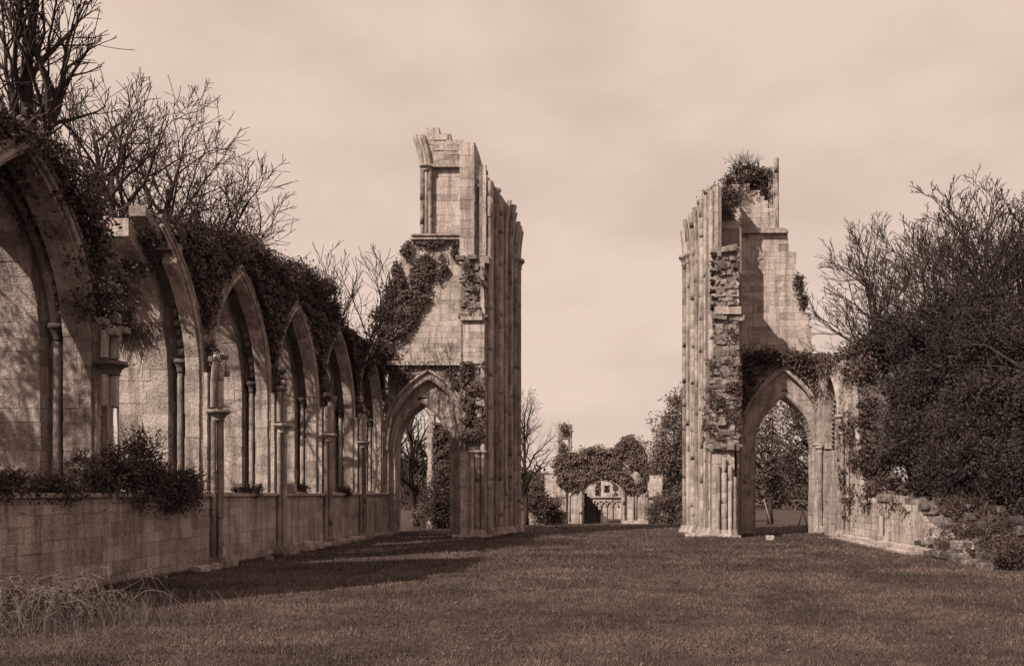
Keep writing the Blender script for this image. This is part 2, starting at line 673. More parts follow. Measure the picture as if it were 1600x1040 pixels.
def bare_tree(name, label, base, height, r0, lean=(0, 0), spread=0.55, levels=5, seed=1, fork=0.3, group=None, mat="bark", twigmat="twig",
              first=0.3, kids=(14, 8), ivy=None, twist=0.15, lens=0.62, gravity=0.05, minr=0.006, leaders=1):
    rnd = random.Random(seed)
    trunk, br, tw = MB(), MB(), MB()

    def axis(p, d, L, r, lev, end):
        n = (9, 7, 5, 4, 3, 3)[lev]
        pts, rad = [p.copy()], [r]
        for k in range(n):
            w = twist * (.45 if lev == 0 else 1)
            d = (d + Vector((rnd.gauss(0, w), rnd.gauss(0, w), rnd.gauss(0, w * .5) + (gravity if lev else .02)))).normalized()
            p = p + d * (L / n)
            pts.append(p.copy()); rad.append(max(lerp(r, end, ((k + 1) / n) ** (1.5 if lev == 0 else .9)), minr * (1 if lev < 3 else lerp(.85, .45, (k + 1) / n))))
        return pts, rad

    def grow(p, d, L, r, lev):
        pts, rad = axis(p, d, L, r, lev, max(r * (.26 if lev == 0 else .2), minr))
        n = len(pts) - 1
        mb = trunk if lev == 0 else (br if lev <= 2 else tw)
        mb.tube(pts, rad, (7, 6, 4, 3, 3, 3)[lev], rnd.random(), cap=lev == 0)
        if lev >= levels - 1: return
        m = int((kids[0], kids[1], 5, 4, 2)[lev] * rnd.uniform(.8, 1.2))
        if lev == 0: m = kids[0]
        side = rnd.uniform(0, 6.283)
        for q in range(m):
            lo = first if lev == 0 else .18
            f = min(lerp(lo, 1.0, (q + rnd.uniform(.1, .9)) / m), .99)
            i = min(int(f * n), n - 1); a = f * n - i
            bp = pts[i].lerp(pts[i + 1], a)
            dd = (pts[i + 1] - pts[i]).normalized()
            side += 2.4 + rnd.gauss(0, .5)
            ax = dd.orthogonal(); ax.rotate(Matrix.Rotation(side, 3, dd))
            nd = dd.copy(); nd.rotate(Matrix.Rotation(rnd.uniform(spread * .6, spread * 1.5) * (1.3 - .5 * f), 3, ax))
            Lk = L * ((.20 + .46 * (1 - f)) if lev == 0 else (.28 + .38 * (1 - f))) * rnd.uniform(.75, 1.25) * lens / .6
            grow(bp, nd, Lk, max(rad[i] * rnd.uniform(.5, .75), minr), lev + 1)

    minr0, scale_ = minr, 1.0
    for attempt in range(2):          # second pass: limb thickness independent of the height fit
        rnd.seed(seed)
        for m_ in (trunk, br, tw):
            m_.v, m_.f, m_.t = [], [], []
        minr = minr0 / scale_
        for q in range(leaders):
            ln = Vector((lean[0] + (rnd.uniform(-.22, .22) if leaders > 1 else 0), lean[1] + (rnd.uniform(-.2, .2) if leaders > 1 else 0), 1)).normalized()
            grow(Vector(base), ln, height * rnd.uniform(.85, 1.0), r0 / scale_ * (1 if q == 0 else .8), 0)
        zm = max(v[2] for m_ in (trunk, br, tw) for v in m_.v) - base[2]
        scale_ = height / zm
    k_ = scale_
    for m_ in (trunk, br, tw):
        m_.v = [tuple(base[q] + (v[q] - base[q]) * k_ for q in range(3)) for v in m_.v]
    e = bpy.data.objects.new(name, None)
    e.location = base
    COL.objects.link(e)
    tag(e, label, "tree", group)
    trunk.build("trunk", mat, e, True)
    br.build("branches", mat, e, True)
    o = tw.build("twigs", twigmat, e)
    if o: o["kind"] = "stuff"
    if ivy:
        V, Fq, T = ivy
        mesh_obj("ivy", V, Fq, "ivy_leaf", e, T, False, base)
    return e


def leafy_tree(name, label, base, blobs, per, leaf, mat, r0=0.25, th=None, seed=3, clump=0.5, group=None, twigs=60, cat="tree", shell=.5):
    rnd = random.Random(seed)
    P, T = cloud_points(blobs, per, clump, shell)
    V, Fq, Tt = leaf_quads(P, leaf, None, 1, .6, T)
    trunk, br = MB(), MB()
    zc = np.mean([b[2] for b in blobs])
    th = th or zc
    bp = Vector(base)
    top = Vector((np.mean([b[0] for b in blobs]), np.mean([b[1] for b in blobs]), th))
    pts = [bp.lerp(top, k / 6) + Vector((rnd.gauss(0, .06), rnd.gauss(0, .06), 0)) * (k > 0) for k in range(7)]
    trunk.tube(pts, [lerp(r0, r0 * .4, k / 6) for k in range(7)], 8, .5)
    for k in range(twigs):
        b_ = rnd.choice(blobs)
        d = Vector((rnd.gauss(0, 1), rnd.gauss(0, 1), rnd.gauss(.2, 1))).normalized()
        e_ = Vector((b_[0] + d.x * b_[3] * 1.02, b_[1] + d.y * b_[4] * 1.02, b_[2] + d.z * b_[5] * 1.02))
        s = pts[rnd.randint(2, 6)]
        mid = s.lerp(e_, .5) + Vector((rnd.gauss(0, .25), rnd.gauss(0, .25), rnd.uniform(0, .5)))
        br.tube([s, s.lerp(mid, .6), mid, e_], [r0 * .28, r0 * .2, r0 * .12, .01], 4, rnd.random(), cap=False)
    e = bpy.data.objects.new(name, None)
    e.location = base
    COL.objects.link(e)
    tag(e, label, cat, group)
    trunk.build("trunk", "bark", e, True)
    br.build("branches", "bark", e)
    mesh_obj("crown", V, Fq, mat, e, Tt, False, base)
    return e


#@@SETTING
# ================================================================== SETTING
def make_ground():
    ys = np.concatenate([np.linspace(-40, 10, 12), np.linspace(11, 120, 130), np.geomspace(125, 3000, 26)])
    xs = np.concatenate([-np.geomspace(3000, 42, 20), np.linspace(-40, 40, 101), np.geomspace(42, 3000, 20)])
    X, Y = np.meshgrid(xs, ys)
    tt = np.clip((Y - 57) / 40, 0, 1)
    Z = -1.0 * tt * tt * (3 - 2 * tt)
    near = (np.abs(X) < 45) & (Y > 5) & (Y < 130)
    Z = Z + np.where(near, (fbm(X * .35 + 40, Y * .35 + 40) - .5) * .10, 0)
    V = np.stack([X, Y, Z], -1).reshape(-1, 3)
    ny, nx = X.shape
    idx = np.arange(ny * nx).reshape(ny, nx)
    Fq = np.stack([idx[:-1, :-1], idx[:-1, 1:], idx[1:, 1:], idx[1:, :-1]], -1).reshape(-1, 4)
    o = mesh_obj("ground", V, Fq, "lawn", None, None, True)
    tag(o, "wide mown lawn filling the floor of the ruined choir", "lawn", kind="structure")


make_ground()


def gz(X, Y):
    tt = np.clip((Y - 57) / 40, 0, 1)
    return -1.0 * tt * tt * (3 - 2 * tt) + (fbm(X * .35 + 40, Y * .35 + 40) - .5) * .10


def make_grass():
    n = 330000
    a, b_ = 1 / 10.5, 1 / 75.0
    Y = 1 / RNG.uniform(b_, a, n)
    X = RNG.uniform(-1, 1, n) * (Y * .78 + 1.5)
    keep = (X > -12.7) & (X < 13.5 + np.maximum(Y - 48, 0) * 3)
    X, Y = X[keep], Y[keep]; n = len(X)
    big = fbm(X * .5 + 11, Y * .5 + 2)
    mid = fbm(X * 2.2 + 1, Y * 2.2 + 8)
    h = (0.022 + 0.04 * RNG.random(n) ** 2) * (0.6 + 1.1 * mid) * np.clip(Y / 18, .8, 2.0)
    w = 0.006 * np.clip(Y / 13, 1, 4)
    ang = RNG.uniform(0, 6.283, n)
    Z = gz(X, Y) - .005
    dx, dy = np.cos(ang) * w, np.sin(ang) * w
    lx, ly = RNG.normal(size=n) * h * .7, RNG.normal(size=n) * h * .7
    V = np.stack([np.stack([X - dx, Y - dy, Z], -1), np.stack([X + dx, Y + dy, Z], -1), np.stack([X + lx, Y + ly, Z + h], -1)], 1).reshape(-1, 3)
    Fq = np.arange(n * 3).reshape(n, 3)
    fine = vnoise(X * 5.5 + 3, Y * 5.5 + 4)
    T = np.clip((big - .5) * 2.6 + (mid - .5) * 1.5 + (fine - .5) * .5 + .42 + RNG.normal(size=n) * .2, 0, 1)
    o = mesh_obj("grass", V, Fq, "grass_blade", None, np.repeat(T, 3))
    tag(o, "short rough grass blades covering the lawn", "grass", kind="stuff")


make_grass()


def foot_grass():
    """longer unmown grass along the feet of the walls and in scattered tufts"""
    P = []
    def line(x0, y0, x1, y1, n, w=.35):
        t_ = RNG.random(n)
        P.append(np.stack([x0 + (x1 - x0) * t_ + np.abs(RNG.normal(size=n)) * w * np.sign(-x0), y0 + (y1 - y0) * t_ + RNG.normal(size=n) * .05], -1))
    line(-12.75, 14, -12.75, 50, 9000, .22)
    line(12.0, 33, 12.0, 48, 3000, .2)
    line(11.9, 26.5, 11.9, 33, 2600, .35)
    for (a, b_, c, d_) in ((-8.6, 45.1, -5.9, 45.1), (4.2, 45.0, 7.0, 45.0), (-5.9, 45.5, -5.2, 51)):
        t_ = RNG.random(900)
        P.append(np.stack([a + (c - a) * t_ + RNG.normal(size=900) * .08, b_ + (d_ - b_) * t_ - np.abs(RNG.normal(size=900)) * .15], -1))
    for k in range(1500):          # tufts
        y = 1 / RNG.uniform(1 / 60, 1 / 11.0); x = RNG.uniform(-1, 1) * (y * .75)
        if x < -12.6 or x > 12: continue
        P.append(np.array([x, y]) + RNG.normal(size=(int(RNG.integers(8, 26)), 2)) * RNG.uniform(.04, .13))
    P = np.concatenate(P); n = len(P)
    X, Y = P[:, 0], P[:, 1]
    h = RNG.uniform(.05, .16, n) * (0.5 + fbm(X * 1.5, Y * 1.5))
    w = .005 * np.clip(Y / 14, 1, 4)
    ang = RNG.uniform(0, 6.283, n); Z = gz(X, Y)
    dx, dy = np.cos(ang) * w, np.sin(ang) * w
    lx, ly = RNG.normal(size=n) * h * .45, RNG.normal(size=n) * h * .45
    V = np.stack([np.stack([X - dx, Y - dy, Z], -1), np.stack([X + dx, Y + dy, Z], -1), np.stack([X + lx, Y + ly, Z + h], -1)], 1).reshape(-1, 3)
    o = mesh_obj("grass", V, np.arange(n * 3).reshape(n, 3), "grass_blade", None, np.repeat(np.clip(RNG.normal(.5, .25, n), 0, 1), 3))
    tag(o, "longer unmown grass in tufts and along the feet of the walls", "grass", kind="stuff")


foot_grass()


def fallen_leaves():
    n = 2600
    Y = 1 / RNG.uniform(1 / 55, 1 / 11.0, n); X = RNG.uniform(-1, 1, n) * (Y * .75)
    d = fbm(X * .4 + 9, Y * .4 + 1)
    k = (RNG.random(n) < np.clip((d - .35) * 3, .1, 1)) & (X > -12.5) & (X < 12)
    X, Y = X[k], Y[k]
    P = np.stack([X, Y, gz(X, Y) + .03], -1)
    V, Fq, T = leaf_quads(P, .035, np.tile([0, 0, 1.0], (len(P), 1)), .5, .8)
    o = mesh_obj("fallen_leaves", V, Fq, "dry_leaf", None, T)
    tag(o, "dry leaves scattered thinly over the lawn", "leaves", kind="stuff")


fallen_leaves()

#@@SOUTH
# ================================================================== SOUTH AISLE WALL (left)
SX = -12.8
PIERS = [16.7, 21.8, 27.8, 33.35, 38.9, 44.45, 50.0]
BAYS = [19.28, 25.03] + [(PIERS[i] + PIERS[i + 1]) / 2 for i in range(2, 6)]
W_OPEN, SILL, SPRING, RISE = 2.38, 2.4, 6.0, 4.1
south = Thing("ruined_wall", "long roofless aisle wall on the left with a row of tall pointed window openings", "wall", (SX - 1.2, 30.0, 0))
WX = SX - .3          # the window wall stands back behind the shafts
fs = Frame((WX, 0, 0), (0, 1, 0), (0, 0, 1), (1, 0, 0))
fs0 = Frame((SX, 0, 0), (0, 1, 0), (0, 0, 1), (1, 0, 0))
TOPS = [(-6, 9.8), (16, 10.2), (19.5, 10.3), (20.6, 10.0), (21.1, 9.7), (21.5, 8.8), (21.8, 7.4), (21.95, 6.6), (22.0, 2.3), (24.95, 2.3), (25.0, 9.9), (25.6, 10.25), (27.5, 9.8), (29, 10.1), (31, 10.4), (33, 9.9), (35, 10.2), (38, 10.0), (41, 10.3), (44, 10.0), (46, 10.2), (50, 10.4)]


def south_spans(v, t=0.3, extra=0.0):
    """stretches of wall at height v, windows and broken-off tops taken out"""
    cuts = []
    if v > SILL:
        for c in BAYS:
            h = arch_half(v, c, W_OPEN + t, SPRING, RISE + t * 1.25)
            if h > 0: cuts.append((c - h, c + h))
    # broken tops: sample in 0.2 m steps
    u, a = 13.5, None
    out = []
    while u < 50.05:
        top = interp(u, TOPS) + 0.35 * (vnoise(np.array([u * 1.7]), np.array([3.3]))[0] - .5)
        ok = v < top
        if ok and a is None: a = u
        if (not ok) and a is not None:
            out.append((a, u)); a = None
        u += 0.2
    if a is not None: out.append((a, 50.0))
    for (c0, c1) in cuts:
        nx = []
        for (p, q) in out:
            if c1 <= p or c0 >= q: nx.append((p, q)); continue
            if c0 > p + .05: nx.append((p, c0))
            if c1 < q - .05: nx.append((c1, q))
        out = nx
    return out


masonry(south, fs0, 0.0, SILL - .02, lambda v: [(13.5, 50.0)], "aisle_stone", 0.31, (0.4, 1.0), 0.2, (0.035, 2.4), jit=0.012, ch=.006, gap=.002, rough=.006, miss=0)
masonry(south, fs, SILL, 10.6, south_spans, "aisle_stone", 0.32, (0.4, 0.8), 0.2, (0.03, .85), jit=0.03, ch=.02, rough=.012)
# outer half of the wall behind the window recess
masonry(south, Frame((WX - .93, 0, 0), (0, 1, 0), (0, 0, 1), (1, 0, 0)), SILL, 10.6, lambda v: south_spans(v, 0.15), "aisle_stone", 0.34, (0.5, 0.9), 0.15, (0.03, 1.0), jit=.02)
for bi, c in enumerate(BAYS):
    last = bi == 5
    sd = (-1, 1) if bi != 1 else (1,)
    wi = W_OPEN
    din = 0.42 if bi else 0.7
    dout = (2.9, 2.5, 1.8, 1.8, 1.8, 1.8)[bi]
    voussoirs(south, fs, c, wi, SILL, SPRING, RISE, -0.02, din, 0.3, "jamb_stone", 0.36, sd, vmax=9.2 if bi == 1 else 99)
    voussoirs(south, fs, c, wi + .42, SILL, SPRING, RISE + .45, din + .003, din + .5, 0.25, "moulded_stone", 0.4, (1,))
    voussoirs(south, fs, c, wi - .12, SILL, SPRING, RISE - .15, din + .5, dout, 0.42, "jamb_stone", 0.36, (1,) if bi == 1 else (-1, 1))
    if bi == 1:      # stump of the broken left jamb
        voussoirs(south, fs, c, wi, SILL, SPRING, RISE, -0.02, 0.5, 0.3, "ashlar", 0.36, (-1,), vmax=6.2)
    rib = arch_tube(fs, c, wi + .14, SILL + .1, SPRING, RISE + .18, -0.05, 0.075, 7, sd if bi != 1 else (1,))
    south.part(rib, "wall_rib", "moulded_stone", True)
    rib = arch_tube(fs, c, wi + .38, SPRING - .2, SPRING, RISE + .46, -0.03, 0.05, 6, sd if bi != 1 else (1,))
    south.part(rib, "wall_rib", "moulded_stone", True)
    # detached shafts in the recess, with capital and a carved string above
    y = c + wi + .17
    x = WX - din - .25
    sh = south.part(shaft_mb(x, y, SILL + .1, 6.3, 0.10), "jamb_shaft", "moulded_stone", True)
    south.part(shaft_mb(x + .17, y + .06, SILL + .1, 6.3, 0.07), "jamb_shaft", "moulded_stone", True)
    south.part(capital_mb(x, y, 6.3, 0.12, 0.42), "capital", "dark_stone", True, sh)
    if bi in (0, 1, 2):
        for k in range(6):
            zz = 6.85 + k * .3
            yy = c + arch_half(zz, c, wi + .3, SPRING, RISE + .4)
            mb = MB(); mb.tube([(x - .05, yy, zz), (x, yy - .05, zz + .08), (x + .05, yy - .06, zz + .17), (x, yy - .02, zz + .24)], [.05, .11, .11, .04], 6, random.random())
            south.part(mb, "carved_knob", "moulded_stone", True)
    # window sill: sloping slab with a string moulding below
    mb = MB()
    y0, y1 = c - 2.78, c + 2.78
    if last: y1 = 49.9
    mb.add([(SX + .10, y0, SILL), (SX + .10, y1, SILL), (SX - 2.4, y1, SILL + .10), (SX - 2.4, y0, SILL + .10), (SX + .10, y0, SILL - .10), (SX + .10, y1, SILL - .10), (SX - .1, y1, SILL - .18), (SX - .1, y0, SILL - .18)],
           [(0, 1, 2, 3), (4, 5, 1, 0), (7, 6, 5, 4), (1, 5, 6, 2), (0, 3, 7, 4)], .6)
    south.part(mb, "window_sill", "aisle_stone")

# vaulting shafts against the piers
for i, p in enumerate(PIERS[1:6]):
    for k, (dx, dy, r) in enumerate(((.10, -.21, .085), (.10, .21, .085), (.22, 0, .115))):
        s = south.part(shaft_mb(SX + dx, p + dy, .3 if i else 4.6, 4.75 if i else 5.4, r), "vaulting_shaft", "moulded_stone", True)
    capz = 4.75 if i else 5.4
    south.part(capital_mb(SX + .13, p, capz, .20, .36), "capital", "dark_stone" if i == 0 else "moulded_stone", True, s)
    mb = MB(); mb.box(SX - .02, SX + .62, p - .45, p + .45, 0, .22); mb.box(SX - .02, SX + .52, p - .36, p + .36, .22, .34)
    if i: south.part(mb, "shaft_base", "moulded_stone", False, s)
    if i: masonry(south, Frame((SX - .06, 0, 0), (0, 1, 0), (0, 0, 1), (1, 0, 0)), SILL + .01, 6.3, lambda v: [(p - .3, p + .3)], "aisle_stone", .36, (.5, .8), .2, (.02, .3), jit=.01)
    # broken springer of the vault
    for k, (dx, dy, r) in enumerate(((.10, -.22, .10), (.20, 0, .13), (.10, .22, .10))):
        zt = (6.55 if i else 6.5) + random.uniform(-.25, .2)
        south.part(shaft_mb(SX + dx, p + dy, capz + .42, zt, r, 8, bend=lambda z: (max(z - 5.8, 0) ** 2 * .08, 0)), "vault_springer", "moulded_stone", True)
    mb = MB()
    for k in range(5):
        vs, fb = boulder(SX + random.uniform(.0, .3), p + random.uniform(-.3, .3), 6.35 + k * .13, random.uniform(.12, .2), 200 + i * 9 + k)
        mb.add(vs, fb, random.random())
    o = south.part(mb, "broken_springer_top", "rubble"); o["kind"] = "stuff"

# stone bench along the foot of the wall
mb = MB()
for k in range(26):
    y0 = 33.6 + k * .62
    if y0 > 49: break
    w = random.uniform(.42, .6); h = random.uniform(.12, .26)
    if any(abs(y0 + .3 - p) < .55 for p in PIERS): continue
    q = [(SX - .02, y0, h), (SX + w, y0, h), (SX + w, y0 + .58, h + random.uniform(-.03, .03)), (SX - .02, y0 + .58, h)]
    south.stone(q, (0, 0, 1), .5, "aisle_stone", 0, .03, None, .02)
south.finish("lime_mortar")


#@@NORTH
# ================================================================== CROSSING TOWERS
YW = 50.0


def mir(x):          # the right-hand tower mirrors the left about the choir's axis
    return -0.4 - x


def pier_cluster(th, p0, p1, tops, side, cap_z, curve_from, n=9, mat="ashlar"):
    """clustered shafts along the slanting face p0->p1 of a crossing pier; side=+1 faces right"""
    d = Vector((p1[0] - p0[0], p1[1] - p0[1], 0)); L = d.length; d.normalize()
    nrm = Vector((d.y, -d.x, 0)) if side > 0 else Vector((-d.y, d.x, 0))
    if side > 0:
        fr = Frame((p0[0], p0[1], 0), d, (0, 0, 1), nrm)
        sp = lambda v: [(a, b) for a, b in [clip_top(v, L, tops)] if b > a]
    else:
        fr = Frame((p1[0], p1[1], 0), -d, (0, 0, 1), nrm)
        sp = lambda v: [(L - b, L - a) for a, b in [clip_top(v, L, tops)] if b > a]
    masonry(th, fr, 0, 22, sp, mat, .42, (.35, .6), .2, (.03, .4), jit=.02, rough=.006)
    for k in range(n):
        s = (k + .5) / n * L
        b = Vector((p0[0], p0[1], 0)) + d * s
        r = (.17, .10, .13)[k % 3]
        off = (.10, .04, .07)[k % 3]
        b = b + nrm * off
        zt = interp(s / L, tops) - random.uniform(0, .5)
        if s / L > .45 and zt > curve_from:
            amt = (s / L - .45) / .55
            bend = lambda z, a=amt: (side * max(z - curve_from, 0) ** 2 * .045 * (.5 + a), 0)
        else:
            bend = None
        sh = th.part(shaft_mb(b.x, b.y, .45, zt, r, 10, bend), "shaft", "moulded_stone", True)
        th.part(base_mb(b.x, b.y, 0.0, r * 1.15, .48), "shaft_base", "moulded_stone", True, sh)
        if k >= n - 3:
            th.part(capital_mb(b.x, b.y, cap_z, r * 1.1, .6), "capital", "moulded_stone", True, sh)
    mb = MB()
    for k in range(34):          # loose stones on the broken slope
        f = random.random() ** .9
        b = Vector((p0[0], p0[1], 0)) + d * (f * L) - nrm * random.uniform(.08, .6)
        vs, fb = boulder(b.x, b.y, interp(f, tops) + random.uniform(-.35, .12), random.uniform(.10, .26), 400 + k + int(side) * 50)
        mb.add(vs, fb, random.random())
    o = th.part(mb, "broken_top", "rubble"); o["kind"] = "stuff"
    # stump of the crossing arch curving inwards above the capital
    e = Vector((p1[0], p1[1], 0))
    mb = MB()
    zt = interp(1.0, tops)
    pts = []
    for k in range(7):
        z = lerp(cap_z + .6, zt, k / 6)
        pts.append((e.x - side * .25 + side * (z - cap_z) ** 2 * .035, e.y - .3, z))
    mb.tube(pts, [.42] * 5 + [.38, .25], 8, .5)
    th.part(mb, "arch_springer", "ashlar")


def clip_top(v, L, tops):
    """tops: (fraction along, height), falling along the face"""
    if v > tops[0][1]: return (0, 0)
    for (a, za), (b, zb) in zip(tops, tops[1:]):
        if v > zb:
            return (0, L * lerp(a, b, (za - v) / max(za - zb, 1e-6)))
    return (0, L)


def front(Y):
    return Frame((0, Y, 0), (1, 0, 0), (0, 0, 1), (0, -1, 0))


def side_frame(x, facing):
    if facing > 0: return Frame((x, 0, 0), (0, 1, 0), (0, 0, 1), (1, 0, 0))
    return Frame((x, 0, 0), (0, -1, 0), (0, 0, 1), (-1, 0, 0))


def poly_edges(pts):
    """polyline of (height, x) -> x(h) with a ragged step"""
    def f(v):
        return interp(v, pts) + .28 * (vnoise(np.array([v * 1.9]), np.array([pts[0][1]]))[0] - .5)
    return f


def aisle_arch(th, c, w, spring, rise, ci, wi, springi, risei, x0, x1, top, mat_sp):
    """arch into the transept: an outer order with a recessed wall and a smaller opening behind"""
    f0, f1 = front(YW), front(YW + .3)

    def sp(v):
        h = arch_half(v, c, w + .34, spring, rise + .42)
        if h <= 0: return [(x0, x1)]
        o = []
        if c - h > x0 + .05: o.append((x0, c - h))
        if c + h < x1 - .05: o.append((c + h, x1))
        return o
    masonry(th, f0, 0, top, sp, mat_sp, .24, (.25, .6), .2, (.04, 1.9), jit=.045, ch=.025, rough=.025, core_in=.02)
    voussoirs(th, f0, c, w, 0, spring, rise, -.03, .34, .34, "ashlar", .36)

    def sp2(v):
        h = arch_half(v, ci, wi + .3, springi, risei + .38)
        H = arch_half(v, c, w + .1, spring, rise + .1)
        if H <= 0: return []
        if h <= 0: return [(c - H, c + H)]
        o = []
        if ci - h > c - H + .05: o.append((c - H, ci - h))
        if ci + h < c + H - .05: o.append((ci + h, c + H))
        return o
    masonry(th, f1, 0, spring + rise, sp2, "ashlar", .33, (.4, .8), .2, (.04, .9), jit=.012, core_in=.0)
    voussoirs(th, f1, ci, wi, 0, springi, risei, -.02, 1.3, .3, "ashlar", .34)
    th.part(arch_tube(f0, c, w + .42, spring - .1, spring, rise + .55, -.10, .09, 7), "hood_mould", "moulded_stone", True)
    th.part(arch_tube(f0, c, w + .06, spring - .1, spring, rise + .08, -.06, .07, 7), "arch_roll", "moulded_stone", True)
    th.part(arch_tube(f1, ci, wi + .1, springi - .1, springi, risei + .12, -.05, .07, 7), "arch_roll", "moulded_stone", True)


# ---------------- left (south) tower
tl = Thing("ruined_tower", "taller ruined crossing pier, left of the gap, with ivy on its shoulder", "ruin", (-9.0, 51.0, 0))
cO = PX(670, YW)
aisle_arch(tl, cO, 2.36, 5.0, PZ(580, YW) - 5.0 - .5, PX(660, YW + .3), 1.61, 4.85, PZ(632, YW + .3) - 4.85, -12.78, -7.3, 10.0, "rubble")
fU = front(50.3)
zl, zs = PZ(567, YW), PZ(372, YW)
lefte = poly_edges([(9.9, -13.2), (12.9, -13.2), (PZ(430, YW), PX(612, YW)), (PZ(400, YW), PX(622, YW)), (zs, PX(640, YW))])
masonry(tl, fU, zl, zs, lambda v: [(lefte(v), -7.3)], "ashlar", .34, (.45, .85), .3, (.03, 1.5), jit=.008, step=.16)
mb = MB(); mb.box(-12.78, -7.45, 49.72, 51, zl - .16, zl + .10); tl.part(mb, "ledge", "ashlar")
mb = MB(); mb.box(PX(641, YW), PX(722, YW), 49.95, 51, zs - .08, zs + .12); mb.box(PX(643, YW), PX(720, YW), 49.85, 51, zs + .12, zs + .22); tl.part(mb, "string_course", "moulded_stone")
# upper stage: panel between an attached shaft and the pilaster
topl = [(PX(655, YW), PZ(214, YW)), (PX(661, YW), PZ(194, YW)), (PX(676, YW), PZ(192, YW)), (PX(684, YW), PZ(203, YW)), (PX(694, YW), PZ(206, YW)), (PX(704, YW), PZ(214, YW)), (PX(735, YW), PZ(219, YW))]
zp = PZ(256, YW)


def top_spans(xa, xb, tops):
    def f(v):
        out, a, u = [], None, xa
        while u <= xb + 1e-6:
            ok = v < interp(u, tops)
            if ok and a is None: a = u
            if not ok and a is not None: out.append((a, u)); a = None
            u += .08
        if a is not None: out.append((a, xb))
        return [s for s in out if s[1] - s[0] > .12]
    return f


masonry(tl, front(50.42), zs + .2, zp, lambda v: [(PX(670, YW), PX(722, YW))], "ashlar", .33, (.4, .8), .2, (.03, 1.0), jit=.01)
masonry(tl, front(50.3), zp, 24.3, top_spans(PX(660, YW), PX(722, YW), topl), "ashlar", .30, (.35, .8), .3, (.04, 1.4), jit=.04, rough=.02, step=.1)
mb = MB(); mb.box(PX(672, YW), PX(720, YW), 50.12, 51, zp - .12, zp + .06); tl.part(mb, "string_course", "moulded_stone")
masonry(tl, front(50.35), zs + .2, zp, lambda v: [(PX(663, YW), PX(673, YW))], "ashlar", .4, (.4, .8), .2, (.03, 1.3), jit=.01)
for x, r in ((659, .16), (665, .11), (671, .13)):
    tl.part(shaft_mb(PX(x, YW), 50.2, zs + .2, zp - .2, r), "shaft", "moulded_stone", True)
    cv = MB()
    pts = [(PX(x, YW) - .02 * k ** 1.6, 50.2, zp - .2 + k * .28) for k in range(8)]
    cv.tube(pts, [r * 1.0] * 8, 8, random.random())
    tl.part(cv, "arch_springer", "moulded_stone", True)
tl.part(capital_mb(PX(665, YW), 50.2, zp - .35, .2, .3), "capital", "moulded_stone", True)

# pilaster of the clerestory, and the shaded return beside it
z0, z1 = PZ(412, 47), PZ(222, 47)
xa, xb = PX(718, 47), PX(741, 47)
masonry(tl, front(47), z0, z1, lambda v: [(xa, xb)], "ashlar", .55, (.5, .9), .2, (.04, 4.0), jit=.008, ch=.012)
rd = Vector((.62, 1.15, 0)); 
frr = Frame((xb, 47, 0), rd, (0, 0, 1), (rd.y, -rd.x, 0))
ret_tops = [(0, z1 + .1), (.3, z1 - .3), (.6, z1 - 1.1), (1, z1 - 1.7)]
masonry(tl, frr, z0, 22, lambda v: [(0, clip_top(v, rd.length, ret_tops)[1])] if clip_top(v, rd.length, ret_tops)[1] > .1 else [], "ashlar", .4, (.4, .8), .2, (.03, .4), jit=.02, rough=.01)
mb = MB(); mb.box(xa + .1, xb + .55, 48.3, 52.2, z0, z1 - 1.8); tl.core.add(mb.v, mb.f, .4)
# torn stump of the arcade wall
za, zb = PZ(498, 45.5), PZ(404, 45.5)
sx0, sx1 = PX(722, 45.5), PX(757, 45.5)
rub_w = lambda v: [(sx0 + random.uniform(-.3, .2), sx1 + random.uniform(-.2, .2))]
masonry(tl, front(45.7), za + .1, zb, rub_w, "rubble", .2, (.16, .42), .35, (.1, 4.5), jit=.13, ch=.035, rough=.05, core_in=.12)
masonry(tl, front(45.5), PZ(568, 45.5), za - .1, lambda v: [(sx0 + .08, sx1)], "ashlar", .36, (.4, .7), .2, (.04, 5), jit=.008)
masonry(tl, front(45.62), PZ(705, 45.5), PZ(568, 45.5), lambda v: [(sx0 - .05, sx1 - random.uniform(-.02, .12))], "rubble", .22, (.2, .5), .3, (.08, 5), jit=.09, ch=.03, rough=.04, core_in=.08)
masonry(tl, front(45.5), 0, PZ(705, 45.5), lambda v: [(sx0 - .1, sx1 - .05)], "aisle_stone", .36, (.3, .6), .2, (.04, 5), jit=.02)
masonry(tl, side_frame(sx1 - .02, 1), 0, zb - .2, lambda v: [(45.55, 46.15)], "aisle_stone", .36, (.3, .6), .2, None, jit=.03, rough=.01)
masonry(tl, side_frame(sx0 + .06, -1), 0, za, lambda v: [(-50.0, -45.55)], "aisle_stone", .36, (.4, .8), .1, None, jit=.02)
mb = MB(); mb.box(sx0 - .05, sx1 - .1, 45.3, 47.5, za - .1, za + .1); tl.part(mb, "ledge", "ashlar")
def broken_ledge(th, x0, x1, y, z, n, seed):
    mb = MB()
    for k in range(n):
        vs, fb = boulder(lerp(x0, x1, (k + .5) / n) + random.uniform(-.08, .08), y + random.uniform(-.12, .3), z + random.uniform(-.12, .12), random.uniform(.14, .3), seed + k)
        mb.add(vs, fb, random.random())
    o = th.part(mb, "broken_ledge", "rubble"); o["kind"] = "stuff"


